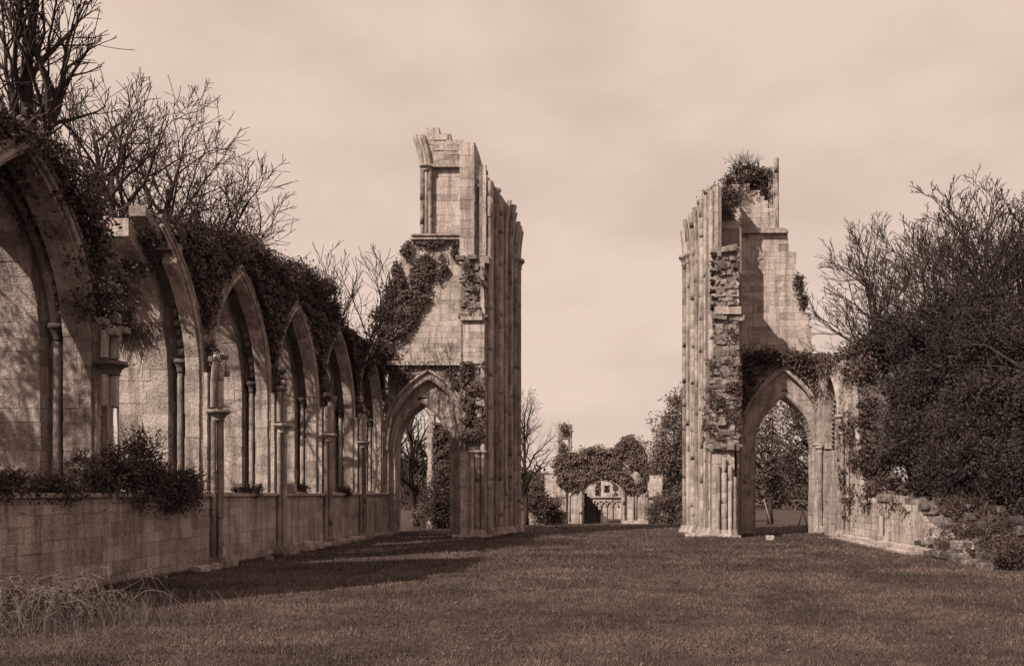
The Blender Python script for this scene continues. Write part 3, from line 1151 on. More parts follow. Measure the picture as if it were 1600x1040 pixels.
broken_ledge(tl, sx0 - .1, sx1 + .15, 45.8, zb + .05, 12, 800)
broken_ledge(tl, sx0 - .1, sx1 + .1, 45.65, za + .2, 9, 820)
for x, r in ((738, .11), (746, .15), (754, .11)):
    sh = tl.part(shaft_mb(PX(x, 45.3), 45.4, .4, PZ(715, 45.4), r), "shaft", "moulded_stone", True)
    tl.part(capital_mb(PX(x, 45.3), 45.4, PZ(715, 45.4), r, .4), "capital", "moulded_stone", True, sh)
    tl.part(base_mb(PX(x, 45.3), 45.4, 0, r, .45), "shaft_base", "moulded_stone", True, sh)
pier_cluster(tl, (sx1, 46.1), (-5.3, 51.8), [(0, PZ(262, 46.2)), (.12, PZ(285, 47)), (.35, PZ(300, 48.5)), (.55, PZ(315, 49.5)), (.8, PZ(330, 50.5)), (1, PZ(352, 51.5))], 1, PZ(418, 51), PZ(400, 51), 10)
mb = MB(); mb.box(-8.2, -6.5, 48.2, 53.0, 0, 17.4); mb.box(-6.5, -5.75, 50.6, 53.0, 0, 16); mb.box(-8.4, -6.6, 50, 52.8, 17.3, 19.4); tl.core.add(mb.v, mb.f, .4)
mb = MB()
for k in range(6):
    mb.box(sx0 - .5 + k * .35, sx0 - .17 + k * .35, 45.15 + random.uniform(-.05, .05), 45.6, 0, random.uniform(.14, .24), random.random())
tl.part(mb, "plinth", "ashlar")
tl.finish("lime_mortar")

# ---------------- right (north) tower
tr = Thing("ruined_tower", "lower ruined crossing pier, right of the gap, with a shrub on its top", "ruin", (8.6, 51.0, 0))
cR = PX(1226, YW)
aisle_arch(tr, PX(1224, YW), 2.42, 5.0, PZ(566, YW) - 5.0 - .5, PX(1226, YW + .3), 1.72, 5.05, PZ(620, YW + .3) - 5.05, 7.1, 12.4, PZ(552, YW), "rubble")
z8, z9 = PZ(552, YW), PZ(361, YW)
righte = poly_edges([(z8, PX(1277, YW)), (PZ(490, YW), PX(1266, YW)), (PZ(440, YW), PX(1252, YW)), (PZ(400, YW), PX(1246, YW)), (z9, PX(1231, YW))])
masonry(tr, front(50.3), z8, z9, lambda v: [(7.1, righte(v))], "ashlar", .34, (.45, .85), .3, (.03, 1.5), jit=.008, step=.16)
mb = MB(); mb.box(7.2, PX(1232, YW), 49.98, 51.2, z9 - .1, z9 + .08); mb.box(7.2, PX(1228, YW), 50.06, 51.2, z9 + .08, z9 + .2); tr.part(mb, "string_course", "moulded_stone")
topr = [(PX(1150, YW), PZ(292, YW)), (PX(1172, YW), PZ(283, YW)), (PX(1186, YW), PZ(292, YW)), (PX(1196, YW), PZ(298, YW)), (PX(1203, YW), PZ(312, YW)), (PX(1206, YW), PZ(320, YW))]
masonry(tr, front(50.7), z9 + .2, PZ(280, YW), top_spans(7.1, PX(1206, YW), topr), "ashlar", .36, (.5, .9), .3, (.04, 1.0), jit=.015, step=.12)
masonry(tr, front(51.6), z9 + .2, PZ(246, YW), top_spans(PX(1150, YW), PX(1214, YW), [(PX(1150, YW), PZ(278, YW)), (PX(1178, YW), PZ(255, YW)), (PX(1190, YW), PZ(249, YW)), (PX(1214, YW), PZ(246, YW))]), "rubble", .3, (.3, .6), .3, (.05, .8), jit=.05, rough=.03)
masonry(tr, front(50.75), z9 + .2, PZ(318, YW), lambda v: [(PX(1204, YW), PX(1216, YW))], "ashlar", .4, (.3, .6), .3, (.03, 1.3), jit=.01)
masonry(tr, front(51.2), PZ(318, YW), PZ(248, YW), lambda v: [(PX(1206, YW), PX(1215, YW))], "ashlar", .4, (.3, .6), .3, (.03, .9), jit=.01)
tr.part(shaft_mb(PX(1218, YW), 50.9, z9 + .1, PZ(238, YW), .15), "shaft", "moulded_stone", True)
# pilaster and torn stump
w0, w1 = PX(1118, 45.5), PX(1156, 45.5)
zt0, zt1 = PZ(552, 45.5), PZ(388, 45.5)
p0, p1 = PX(1119, 48.6), PX(1157, 48.6)
masonry(tr, front(48.6), zt1 - .6, PZ(288, 48.6), top_spans(p0, p1, [(p0, PZ(322, 48.6)), (PX(1128, 48.6), PZ(312, 48.6)), (PX(1134, 48.6), PZ(300, 48.6)), (p1, PZ(290, 48.6))]), "ashlar", .45, (.4, .8), .3, (.04, 2.5), jit=.02, step=.06)
masonry(tr, side_frame(p1, 1), zt1 - .3, PZ(292, 47), lambda v: [(48.65, 50.6)], "ashlar", .4, (.4, .8), .1, None)
masonry(tr, front(45.7), PZ(480, 45.5), zt1, lambda v: [(w0 + random.uniform(-.3, .25), w1 + random.uniform(-.12, .04))], "rubble", .2, (.16, .42), .35, (.1, 4.5), jit=.13, ch=.035, rough=.05, core_in=.1)
masonry(tr, front(45.62), zt0 - .3, PZ(492, 45.5), lambda v: [(w0 + random.uniform(-.1, .1), w1)], "rubble", .25, (.2, .5), .3, (.08, 4.6), jit=.06, ch=.03, rough=.03, core_in=.06)
mb = MB(); mb.box(w0 - .02, w1 + .05, 45.35, 47.5, PZ(492, 45.5) + .03, PZ(480, 45.5)); tr.part(mb, "ledge", "ashlar")
broken_ledge(tr, w0 - .1, w1 + .05, 45.8, zt1 + .05, 12, 840)
broken_ledge(tr, w0 - .1, w1 + .05, 45.6, PZ(492, 45.5) - .1, 9, 860)
broken_ledge(tr, w0 - .5, w1, 45.4, PZ(700, 45.5), 12, 880)
masonry(tr, front(45.55), PZ(700, 45.5), zt0 - .3, lambda v: [(w0 - .3, w1 + random.uniform(-.1, .1))], "rubble", .22, (.2, .5), .3, (.08, 5), jit=.08, ch=.03, rough=.04, core_in=.08)
masonry(tr, front(45.4), 0, PZ(700, 45.5), lambda v: [(w0 - .2, w1 - .3)], "ashlar", .38, (.3, .6), .2, (.04, 5), jit=.025)
masonry(tr, side_frame(w1 - .02, 1), 0, zt1, lambda v: [(45.75, 50.0)], "aisle_stone", .36, (.4, .8), .1, None, jit=.02)
for x, r in ((1122, .12), (1132, .16), (1141, .12), (1149, .09)):
    sh = tr.part(shaft_mb(PX(x, 45.2), 45.25, .4, PZ(705 + random.uniform(-5, 45), 45.4), r), "shaft", "moulded_stone", True)
    tr.part(base_mb(PX(x, 45.2), 45.25, 0, r, .45), "shaft_base", "moulded_stone", True, sh)
pier_cluster(tr, (PX(1117, 46.5), 46.5), (mir(-5.25), 51.8), [(0, PZ(278, 46)), (.15, PZ(285, 46.5)), (.4, PZ(305, 48)), (.7, PZ(325, 50)), (1, PZ(352, 51.5))], -1, PZ(412, 51), PZ(395, 51), 10)
mb = MB(); mb.box(6.0, 7.7, 48.2, 53.0, 0, 17.4); mb.box(5.35, 6.1, 50.6, 53.0, 0, 16); mb.box(6.1, 8.0, 50.6, 52.8, 17.3, 19.0); mb.box(5.6, 7.0, 47.6, 52.5, 0, 14.8); tr.core.add(mb.v, mb.f, .4)
mb = MB()
for k in range(10):
    mb.box(w0 - 1.5 + k * .28, w0 - 1.23 + k * .28, 45.0 + random.uniform(-.05, .05) + max(0, 3 - k) * .5, 47, 0, random.uniform(.12, .22), random.random())
tr.part(mb, "plinth", "ashlar")
# responds of the aisle arch with capitals, right jamb; tooth ornament in the soffit
for x, yy, r in ((1276, 49.9, .12), (1284, 49.75, .14), (1291, 49.5, .12)):
    sh = tr.part(shaft_mb(PX(x, yy), yy, .4, PZ(703, yy), r), "shaft", "moulded_stone", True)
    tr.part(capital_mb(PX(x, yy), yy, PZ(703, yy), r * 1.1, .4), "capital", "moulded_stone", True, sh)
    tr.part(base_mb(PX(x, yy), yy, 0, r, .4), "shaft_base", "moulded_stone", True, sh)
for k in range(9):
    v = 5.1 + k * .25
    u = PX(1226, 50.55) + arch_half(v, 0, 1.72, 5.05, 2.9) - .03
    mb = MB(); mb.tube([(u + .05, 50.75, v), (u - .1, 50.75, v + .08), (u + .05, 50.75, v + .17)], [.04, .08, .03], 5, .6)
    tr.part(mb, "tooth_ornament", "moulded_stone")
tr.finish("lime_mortar")

# ================================================================== NORTH AISLE WALL (right)
NX = 12.4
nw = Thing("ruined_wall", "broken sunlit aisle wall on the right running from arch jamb down to rubble", "wall", (NX + 1.0, 40.0, 0))
fn = Frame((NX, 0, 0), (0, -1, 0), (0, 0, 1), (-1, 0, 0))
NTOP = [(-50, 8.6), (-49, 9.4), (-46, 9.6), (-44.2, 8.9), (-43.2, 8.2), (-42.6, 7.6), (-42.2, 5.2), (-41.7, 3.2), (-41, 2.1), (-38, 2.0), (-36, 2.15), (-34.6, 1.9), (-33.6, 1.6), (-32.5, 1.2), (-31, .9), (-29, .6)]
cN, wN = -46.6, 1.5


def north_spans(v):
    out, a, u = [], None, -50.0
    while u < -29.0:
        h = arch_half(v, cN, wN + .28, 6.0, 3.0) if v > 4.9 else 0
        ok = v < interp(u, NTOP) + .3 * (vnoise(np.array([u * 1.9]), np.array([9.1]))[0] - .5) and not (abs(u - cN) < h)
        if ok and a is None: a = u
        if not ok and a is not None: out.append((a, u)); a = None
        u += .1
    if a is not None: out.append((a, u))
    return [s for s in out if s[1] - s[0] > .12]


masonry(nw, fn, 0, 9.8, north_spans, "ashlar", .33, (.45, .85), .2, (.03, 1.8), jit=.015, rough=.006)
voussoirs(nw, fn, cN, wN, 4.9, 6.0, 2.7, -.02, .5, .28, "ashlar", .33)
voussoirs(nw, fn, cN, wN - .25, 4.9, 6.0, 2.4, .5, 1.0, .5, "moulded_stone", .3)
nw.part(arch_tube(fn, cN, wN + .1, 5.0, 6.0, 2.85, -.06, .09, 7), "wall_rib", "moulded_stone", True)
for k in range(11):
    v = 5.0 + k * .25
    h = arch_half(v, 0, wN - .1, 6.0, 2.6)
    mb = MB(); y = -(cN - h)
    mb.tube([(NX + .42, y + .02, v), (NX + .38, y - .12, v + .08), (NX + .45, y + .02, v + .17)], [.04, .09, .03], 5, .6)
    nw.part(mb, "tooth_ornament", "moulded_stone")
for (y, dx, r, zt) in ((49.0, .12, .11, 4.7), (48.5, .16, .13, 4.7), (44.7, .12, .11, 5.0), (44.4, .2, .14, 6.1), (44.1, .12, .11, 5.2), (43.2, .1, .09, 4.4)):
    sh = nw.part(shaft_mb(NX - dx, y, .5, zt, r), "vaulting_shaft", "moulded_stone", True)
    nw.part(base_mb(NX - dx, y, .1, r, .42), "shaft_base", "moulded_stone", True, sh)
    if zt > 4.5: nw.part(capital_mb(NX - dx, y, zt, r, .36), "capital", "moulded_stone", True, sh)
# column stump standing on the bench
for dy in (-.14, .12):
    nw.part(shaft_mb(NX - .14, 38.0 + dy, .35, 1.5 if dy < 0 else .9, .11), "vaulting_shaft", "moulded_stone", True)
mb = MB(); mb.box(NX - .38, NX + .05, 37.55, 38.45, .28, .5); nw.part(mb, "shaft_base", "moulded_stone")
# bench of two steps
for k in range(16):
    y0 = 32.2 + k * .82
    if y0 > 44.3: break
    for (w, h) in ((.72, .13), (.42, .30)):
        a = w * random.uniform(.9, 1.06)
        hh = h + random.uniform(-.02, .02)
        q = [(NX - a, y0, hh), (NX + .05, y0, hh), (NX + .05, y0 + .8, hh), (NX - a, y0 + .8, hh)]
        nw.stone(q, (0, 0, 1), .4, "ashlar", 0, .03, None, .015)
mb = MB()
for k in range(60):
    y = random.uniform(33.2, 41.6)
    vs, fb = boulder(NX + random.uniform(.1, 1.6), y, 2.0 + .05 * (y - 37) + random.uniform(-.1, .22), random.uniform(.12, .3), 600 + k)
    mb.add(vs, fb, random.random())
o = nw.part(mb, "wall_top_rubble", "rubble"); o["kind"] = "stuff"
nw.finish()


heap = Thing("rubble_heap", "heap of tumbled wall stones under the dark bushes at the right", "rubble", (13.2, 30.5, 0))
rnd = random.Random(5)
for k in range(170):
    y = rnd.uniform(26.6, 34.5)
    x = 12.0 + rnd.random() ** 1.3 * 3.4 + (30 - y) * -.05
    hmax = interp(y, [(26.5, 1.2), (29, 1.9), (32, 2.2), (34.5, 2.0)]) * min(max((x - 11.8) / 1.2, .1), 1)
    z = rnd.uniform(0, hmax)
    vs, fs_ = boulder(x, y, z, rnd.uniform(.10, .27), k)
    mb = MB(); mb.add(vs, fs_, rnd.random())
    heap.part(mb, "stone", "dark_rubble" if rnd.random() < .55 else "rubble")
mb = MB()
vs, fs_ = boulder(13.9, 30.4, .3, 1.0, 77)
mb.add([(13.9 + (a - 13.9) * 1.4, 30.4 + (b_ - 30.4) * 3.6, .3 + (c - .3) * 1.2) for a, b_, c in vs], fs_, .3)
heap.part(mb, "earth_core", "mortar")

#@@CHAPEL
# ================================================================== CHAPEL RUIN IN THE DISTANCE
YC = 95.0
GC = -1.0
ch = Thing("chapel_ruin", "distant ivy-topped chapel ruin with a wide round arch, seen between the towers", "ruin", (-.3, YC, GC))
fc = front(YC)
a0, a1 = PX(912, YC), PX(971, YC)
ac, aw = (a0 + a1) / 2, (a1 - a0) / 2
zsp, zap = PZ(775, YC), PZ(750, YC)


def chapel_spans(v):
    x0, x1 = PX(874, YC), PX(1012, YC)
    top = [(x0, PZ(715, YC)), (PX(900, YC), PZ(705, YC)), (PX(930, YC), PZ(702, YC)), (PX(960, YC), PZ(700, YC)), (PX(985, YC), PZ(690, YC)), (x1, PZ(715, YC))]
    if v > PZ(702, YC): x0 = PX(968, YC)
    if v > PZ(690, YC): return [(PX(975, YC), PX(1000, YC))]
    h = 0
    if v < zsp: h = aw
    elif v < zap: h = aw * math.sqrt(max(1 - ((v - zsp) / (zap - zsp)) ** 2, 0))
    if h > 0: return [(x0, ac - h), (ac + h, x1)]
    return [(x0, x1)]


masonry(ch, fc, GC, PZ(680, YC), chapel_spans, "ashlar", .5, (.6, 1.2), .2, (.03, 1.6), jit=.03)
# round arch moulding
for off, r in ((.12, .16), (.42, .12)):
    mb = MB()
    pts = [(ac - aw - off, YC - .08, GC)] + [(ac - (aw + off) * math.cos(a), YC - .08, zsp + (zap - zsp + off) * math.sin(a)) for a in np.linspace(0, math.pi, 17)] + [(ac + aw + off, YC - .08, GC)]
    mb.tube(pts, r, 6, .6)
    ch.part(mb, "arch_moulding", "moulded_stone", True)
# blind niches on each side
for x0, x1 in ((890, 906), (977, 990), (994, 1008)):
    u0, u1 = PX(x0, YC), PX(x1, YC)
    mb = MB()
    pts = [(u0, YC - .05, GC + .3), (u0, YC - .05, PZ(778, YC))] + [(lerp(u0, u1, .5 - .5 * math.cos(a)), YC - .05, PZ(778, YC) + .75 * math.sin(a)) for a in np.linspace(.2, math.pi - .2, 7)] + [(u1, YC - .05, PZ(778, YC)), (u1, YC - .05, GC + .3)]
    mb.tube(pts, .11, 5, .7)
    ch.part(mb, "blind_arch", "moulded_stone", True)
for x in (883, 908, 975, 1011):
    ch.part(shaft_mb(PX(x, YC), YC - .15, GC, PZ(765, YC), .18, 8), "buttress_shaft", "moulded_stone", True)
mb = MB(); mb.box(PX(970, YC), PX(1012, YC), YC - .5, YC, GC, GC + .35); ch.part(mb, "plinth", "ashlar")
# stair turret at the left with a hole through its head
tz = PZ(662, YC)
mb = MB()
t0, t1 = PX(872, YC), PX(893, YC)
mb.box(t0, t0 + .42, YC + .2, YC + 1.6, PZ(720, YC), tz); mb.box(t1 - .42, t1, YC + .2, YC + 1.6, PZ(720, YC), tz); mb.box(t0 + .42, t1 - .42, YC + .2, YC + 1.6, PZ(685, YC), tz); mb.box(t0 + .42, t1 - .42, YC + .2, YC + 1.6, PZ(720, YC), PZ(700, YC))
ch.part(mb, "turret", "rubble")
# dark stepped wedge, added for the dark diagonal behind the arch
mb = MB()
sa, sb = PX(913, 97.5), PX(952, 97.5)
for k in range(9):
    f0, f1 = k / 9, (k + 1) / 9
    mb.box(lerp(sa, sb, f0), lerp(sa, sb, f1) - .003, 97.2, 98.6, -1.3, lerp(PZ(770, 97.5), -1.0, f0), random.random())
ch.part(mb, "stepped_wedge", "dark_stone")
ch.finish()
# far wall of the chapel seen through the arch: interlaced arcade below, windows above
YI = 112.0
GI = -1.0
ci = Thing("chapel_wall", "pale inner chapel wall with interlaced blind arcade, seen through the distant round arch", "wall", (-.5, YI, GI))
fi = front(YI)


def inner_spans(v):
    s = [(-8.0, 7.5)]
    for x0, x1, y0, y1 in ((930, 939, 774, 752), (944, 953, 772, 758), (957, 966, 774, 752)):
        if PZ(y0, YI) < v < PZ(y1, YI):
            u0, u1 = PX(x0, YI), PX(x1, YI)
            s = [q for a, b_ in s for q in ((a, min(b_, u0)), (max(a, u1), b_)) if q[1] - q[0] > .1]
    return s


masonry(ci, fi, GI, PZ(742, YI), inner_spans, "ashlar", .5, (.7, 1.3), .2, (.03, .5), jit=.02)
for k in range(-3, 5):
    w = PX(925 + 9, YI) - PX(925, YI)
    u = PX(921, YI) + k * w
    ci.part(shaft_mb(u, YI - .12, GI, PZ(792, YI), .07, 6), "arcade_shaft", "moulded_stone", True)
    mb = MB()
    pts = [(u + w * (1 - math.cos(a)), YI - .12, PZ(792, YI) + w * 1.15 * math.sin(a)) for a in np.linspace(0, math.pi, 9)]
    mb.tube(pts, .09, 5, .8)
    ci.part(mb, "interlaced_arch", "moulded_stone", True)
mb = MB(); mb.box(-8, 7.5, YI - .3, YI, PZ(777, YI), PZ(775, YI)); ci.part(mb, "string_course", "moulded_stone")
ci.finish()
#@@PLANTS
# ================================================================== IVY AND SHRUBS ON THE MASONRY
def band(x, a, b, soft):
    return np.clip((x - a) / soft, 0, 1) * np.clip((b - x) / soft, 0, 1)


def a_half(v, w, spring, rise):
    Rr = (w * w + rise * rise) / (2 * w)
    s = np.clip(v - spring, 0, rise)
    return np.where(v <= spring, w, np.maximum(w - Rr + np.sqrt(np.maximum(Rr * Rr - s * s, 0)), 0))


def twig_spray(pts, n, L, r=.012, up=.8, seed=1, spread=.7):
    """thin bare shoots rising from random points"""
    rnd = random.Random(seed)
    mb = MB()
    for k in range(n):
        p = Vector(rnd.choice(pts)) + Vector((rnd.gauss(0, .15), rnd.gauss(0, .15), 0))
        d = Vector((rnd.gauss(0, spread), rnd.gauss(0, spread), up)).normalized()
        l = L * rnd.uniform(.5, 1.3)
        q = [p]
        for j in range(3):
            d = (d + Vector((rnd.gauss(0, .18), rnd.gauss(0, .18), rnd.gauss(0, .1)))).normalized()
            q.append(q[-1] + d * l / 3)
        mb.tube(q, [r, r * .8, r * .6, r * .35], 3, rnd.random(), cap=False)
        for j in range(2):
            s = q[1 + j]; dd = (d + Vector((rnd.gauss(0, .6), rnd.gauss(0, .6), rnd.gauss(0, .3)))).normalized()
            mb.tube([s, s + dd * l * .35], [r * .6, r * .3], 3, rnd.random(), cap=False)
    return mb


def add_mb(e, mb, name, mat):
    o = mb.build(name, mat, e)
    o["kind"] = "stuff"


# thick ivy over the near window, hanging down its broken edge
def d_bay1(u, v):
    h = a_half(v, W_OPEN + .45, SPRING, RISE + .6)
    out = np.abs(u - BAYS[0]) > h
    return np.where(out & (v > 6.3), 1.0, 0.0) * np.clip((v - 6.2) / .6, 0, 1)


V1 = ivy_on(fs, 15.5, 21.95, 6.2, 10.6, 22000, d_bay1, .065, .35)
P, T = cloud_points([(WX - .7, y, z, 1.0, ry, .5, 26) for y, z, ry in ((16.5, 10.3, 1), (18, 10.4, 1), (19.3, 10.2, .9), (20.4, 9.9, .7), (21.0, 9.4, .4))] + [(WX, 21.6, 8.5, .25, .15, .9, 18), (WX, 21.8, 7.4, .22, .12, .6, 10)], 110, .4)
plant("ivy", "thick dark ivy capping the nearest window arch at the left edge", "ivy", (SX - .5, 19, 9), [("foliage", *stack([V1, leaf_quads(P, .066, None, 1, .85, T)]), "ivy_leaf")])

# twiggy ivy on the broken shoulder of the second window
P, T = cloud_points([(SX - 1.8, 26.4, 9.5, .9, .7, .5, 30), (SX - 2.2, 26.6, 8.9, .6, .7, .5, 20), (SX - .9, 26.9, 10.1, .9, .8, .5, 30), (SX - 2.5, 26.8, 8.2, .4, .5, 1.0, 20)], 45, .28)
e = plant("ivy", "tangled ivy spilling over the broken shoulder of the second window from the left", "ivy", (SX - 1.5, 25.6, 9.5), [("foliage", *leaf_quads(P, .08, None, 1, .8, T), "ivy_leaf")])
rnd = random.Random(4); tw_ = MB()
for k in range(60):
    x = SX - rnd.uniform(1.3, 2.6); z = rnd.uniform(8.2, 9.4)
    y = 25.03 + 2.03
    q = [Vector((x, y - .06, z))]
    for j in range(5):
        q.append(q[-1] + Vector((rnd.uniform(-.28, .06), rnd.uniform(-.03, .02), -rnd.uniform(.2, .42))))
    tw_.tube(q, [.022, .02, .016, .012, .01, .006], 4, rnd.random(), cap=False)
add_mb(e, tw_, "stems", "twig")


def d_span(c0, c1):
    def f(u, v):
        d = np.zeros_like(u) + 1.0
        for c in BAYS:
            h = a_half(v, W_OPEN + .52, SPRING, RISE + .66)
            d = np.where((np.abs(u - c) < h), 0, d)
        n = fbm(u * 1.3 + c0, v * 1.3)
        low = np.clip((v - 6.2 - 1.1 * (n - .4)) / .9, 0, 1)
        return d * low * np.clip((n - .22) / .18, 0.12, 1)
    return f


WALLIVY = [
    (25.2, 30.4, [(26.4, 9.9, .5), (27.4, 10.0, .7), (28.4, 10.3, .8), (29.6, 10.5, .7)], "dense ivy over the spandrel between the second and third windows from the left"),
    (30.4, 36.0, [(31.0, 10.7, .8), (32.2, 10.9, .9), (33.6, 10.8, 1.0), (35.0, 10.7, .9)], "dense ivy over the spandrel between the third and fourth windows from the left"),
    (36.0, 41.6, [(36.5, 10.9, 1.0), (37.8, 11.2, 1.1), (39.2, 11.3, 1.1), (40.6, 11.3, 1.0)], "dense ivy over the spandrel between the fourth and fifth windows from the left"),
    (41.6, 49.9, [(42.2, 10.6, .9), (44, 10.0, .65), (45.6, 9.9, .6), (47.2, 9.7, .5), (48.6, 9.2, .4)], "dense ivy at the far end of the window wall, against the taller tower"),
]
for k, (u0, u1, bl, lab) in enumerate(WALLIVY):
    size = .066 + .008 * k
    L = ivy_on(fs, u0, u1, 6.0, 10.6, int(20000 * (u1 - u0) / 5.5), d_span(u0, u1), size, .24)
    P, T = cloud_points([(WX - .75 + random.uniform(-.2, .2), y, z + .35, .85, .95, r, 46) for y, z, r in bl], 85, .36)
    e = plant("ivy", lab, "ivy", (SX - .8, (u0 + u1) / 2, 10), [("foliage", *stack([L, leaf_quads(P, size, None, 1, .75, T)]), "ivy_leaf")])
    add_mb(e, twig_spray([(SX - .9, y, z + r * .5) for y, z, r in bl], 420, .95, .012, 1.0, k), "twigs", "twig")

# bushes rooted on the window sills
def bush(name, label, blobs, per, leaf, mat, clump=.25, tw=120, twL=.7, loc=None, twmat="twig", droop=False, group=None):
    P, T = cloud_points(blobs, per, clump, .35)
    loc = loc or (blobs[0][0], blobs[0][1], blobs[0][2] - blobs[0][5])
    e = plant(name, label, name, loc, [("foliage", *leaf_quads(P, leaf, None, 1, .55, T), mat)], group)
    if tw:
        add_mb(e, twig_spray([(b[0], b[1], b[2]) for b in blobs], max(tw, 24), twL, .012, .3 if droop else .8, len(label), 1.0), "twigs", twmat)
    return e


bush("bush", "wild bush tumbling over the sill of the second window from the left", [(SX - .1, 22.6, 2.9, .5, .6, .9, 24), (SX + .05, 23.6, 2.6, .5, .9, .75, 40), (SX + .05, 25.0, 2.5, .45, .9, .7, 40), (SX, 26.2, 2.55, .4, .7, .55, 26), (SX - .4, 24.2, 3.4, .5, 1.0, .6, 20)], 60, .07, "ivy_leaf", .25, 200, 1.0)
bush("bush", "low bush along the sill of the nearest window", [(SX - .2, 18.4, 2.55, .5, 1.0, .4, 26), (SX - .1, 20.0, 2.5, .4, .9, .35, 26), (SX - .2, 21.4, 2.7, .45, .6, .8, 24)], 55, .065, "ivy_leaf", .22, 90, .6)
bush("bush", "short grassy tuft on the sill of the third window from the left", [(SX - .05, 30.2, 2.5, .25, .55, .2, 10), (SX - .05, 31.2, 2.5, .25, .5, .22, 12)], 55, .05, "ivy_leaf", .15, 40, .3)
bush("bush", "small round bush on the sill of the fifth window from the left", [(SX, 41.9, 2.45, .28, .7, .28, 16)], 55, .06, "ivy_leaf", .16, 10, .3)
bush("bush", "small bush beside a loose block on the sill of the fourth window", [(SX - .1, 36.0, 2.6, .22, .4, .2, 8)], 50, .055, "ivy_leaf", .15, 14, .5)

# ivy on the shoulder of the left tower
fT = front(50.25)


def d_tl(u, v):
    line = np.interp(v, [9.9, 12.6, 15.4, 16.4, 17.2], [PX(611, 50), PX(650, 50), PX(700, 50), PX(714, 50), PX(716, 50)])
    n = fbm(u * .9 + 31, v * .9 + 7)
    n2 = fbm(u * 2.5 + 3, v * 1.2 + 17)
    d = np.clip((line - u) / .3, 0, 1) * np.clip((n - .26) / .2, 0, 1)
    edge = np.interp(v, [9.9, 12.9, PZ(430, YW), PZ(400, YW), zs], [-13.5, -13.2, PX(612, YW), PX(622, YW), PX(640, YW)])
    d = d * np.clip((u - edge + .15) / .2, 0, 1)
    return d * np.where(v > 14.3, np.clip((n2 - .38) / .14, 0, 1) * .95, 1)


L = ivy_on(fT, -13.4, -8.6, 9.9, 17.2, 38000, d_tl, .085, .30)
P, T = cloud_points([(-13.2, 50.3, 11.2, .9, .6, 1.2, 34), (-13.2, 50.3, 12.6, .5, .5, .8, 16), (-12.75, 50.3, 14.3, .3, .4, .5, 7), (-13.1, 50.0, 10.2, .9, .6, .8, 26), (-13.8, 50.2, 10.6, .7, .6, .8, 16)], 40, .38)
plant("ivy", "broad ivy sheet on the sloping shoulder of the taller tower", "ivy", (-12, 50, 12), [("foliage", *stack([L, leaf_quads(P, .105, None, 1, .8, T)]), "ivy_leaf")])


def d_tls(u, v):
    n = fbm(u * 1.1 + 51, v * 1.1 + 27)
    ho = a_half(v, 2.36 + .55, 5.0, 4.3)
    return np.where(np.abs(u - cO) < ho, 0, 1) * np.clip((n - .46) / .14, 0, 1) * np.clip((v - 5.4) / 1, 0, 1)


L1 = ivy_on(front(50.0), -12.7, -7.4, 5, 9.8, 9000, d_tls, .09, .22)
L2 = ivy_on(front(45.55), sx0 - .1, sx1 + .05, 5.2, 9.4, 4200, lambda u, v: np.clip((fbm(u * 1.9 + 5, v * 1.5 + 2) - .45) / .14, 0, 1), .085, .2)
L3 = ivy_on(front(45.6), sx0, sx1, 11.9, 14.8, 1300, lambda u, v: np.clip((fbm(u * 1.6 + 9, v * 1.3 + 8) - .54) / .16, 0, 1), .08, .15)
plant("ivy", "patchy ivy beside the aisle arch at the foot of the taller tower", "ivy", (-8, 48, 7), [("foliage", *stack([L1, L2, L3]), "ivy_leaf")])

# ivy and shrub on the right tower
def d_trs(u, v):
    n = fbm(u * 1.0 + 71, v * 1.0 + 17)
    cc = PX(1224, YW)
    ho = a_half(v, 2.42 + .35, 5.0, 4.9)
    lim = np.where(u > cc, 6.2, 5.4)
    return np.where(np.abs(u - cc) < ho, 0, 1) * np.clip((n - .27) / .2, 0, 1) * np.clip((v - lim) / .8, 0, 1)


L1 = ivy_on(front(50.0), 7.1, 13.2, 5, 10.6, 14000, d_trs, .10, .35)
L2 = ivy_on(front(45.55), w0 - .7, w1 + .1, 4.0, 9.9, 7000, lambda u, v: np.clip((fbm(u * 1.8 + 15, v * 1.5 + 2) - .47) / .14, 0, 1) * band(v, 3.9, 9.9, 1.2), .075, .18)
L3 = ivy_on(front(45.6), w0 - .1, w1, 9.6, 15, 2000, lambda u, v: np.clip((fbm(u * 1.6 + 9, v * 1.3 + 38) - .54) / .14, 0, 1), .07, .14)
P, T = cloud_points([(7.6, 49.7, 10.5, .5, .3, .35, 12), (9.4, 49.8, 10.5, .8, .3, .3, 16), (11.2, 49.8, 10.3, .9, .4, .35, 20), (12.4, 49.7, 9.6, .6, .5, .7, 18)], 40, .3)
plant("ivy", "leafy ivy hood over the aisle arch of the lower tower", "ivy", (9, 48, 8), [("foliage", *stack([L1, L2, L3, leaf_quads(P, .1, None, 1, .8, T)]), "ivy_leaf")])
L = ivy_on(front(48.55), PX(1108, 48.6), p1 + .05, PZ(345, 48.6), PZ(292, 48.6), 1500, lambda u, v: np.clip((fbm(u * 1.6 + 29, v * 1.3 + 38) - .36) / .16, 0, 1), .085, .18)
P, T = cloud_points([(PX(1163, 51.2), 51.0, PZ(272, 51), .85, .5, .5, 34), (PX(1180, 51.2), 51.0, PZ(276, 51), .7, .5, .5, 18), (PX(1192, 51.2), 51.3, PZ(268, 51), .5, .3, .4, 8), (PX(1147, 50.5), 50.2, PZ(293, 51), .6, .6, .55, 18), (PX(1122, 48), 48.6, PZ(300, 48), .7, .6, .4, 16), (PX(1190, 51), 50.9, PZ(300, 51), .35, .3, .6, 8)], 46, .33)
e = plant("bush", "wind-blown shrub growing on top of the lower tower", "bush", (8.4, 50.8, 19.6), [("foliage", *stack([L, leaf_quads(P, .095, None, 1, .7, T)]), "ivy_leaf")])
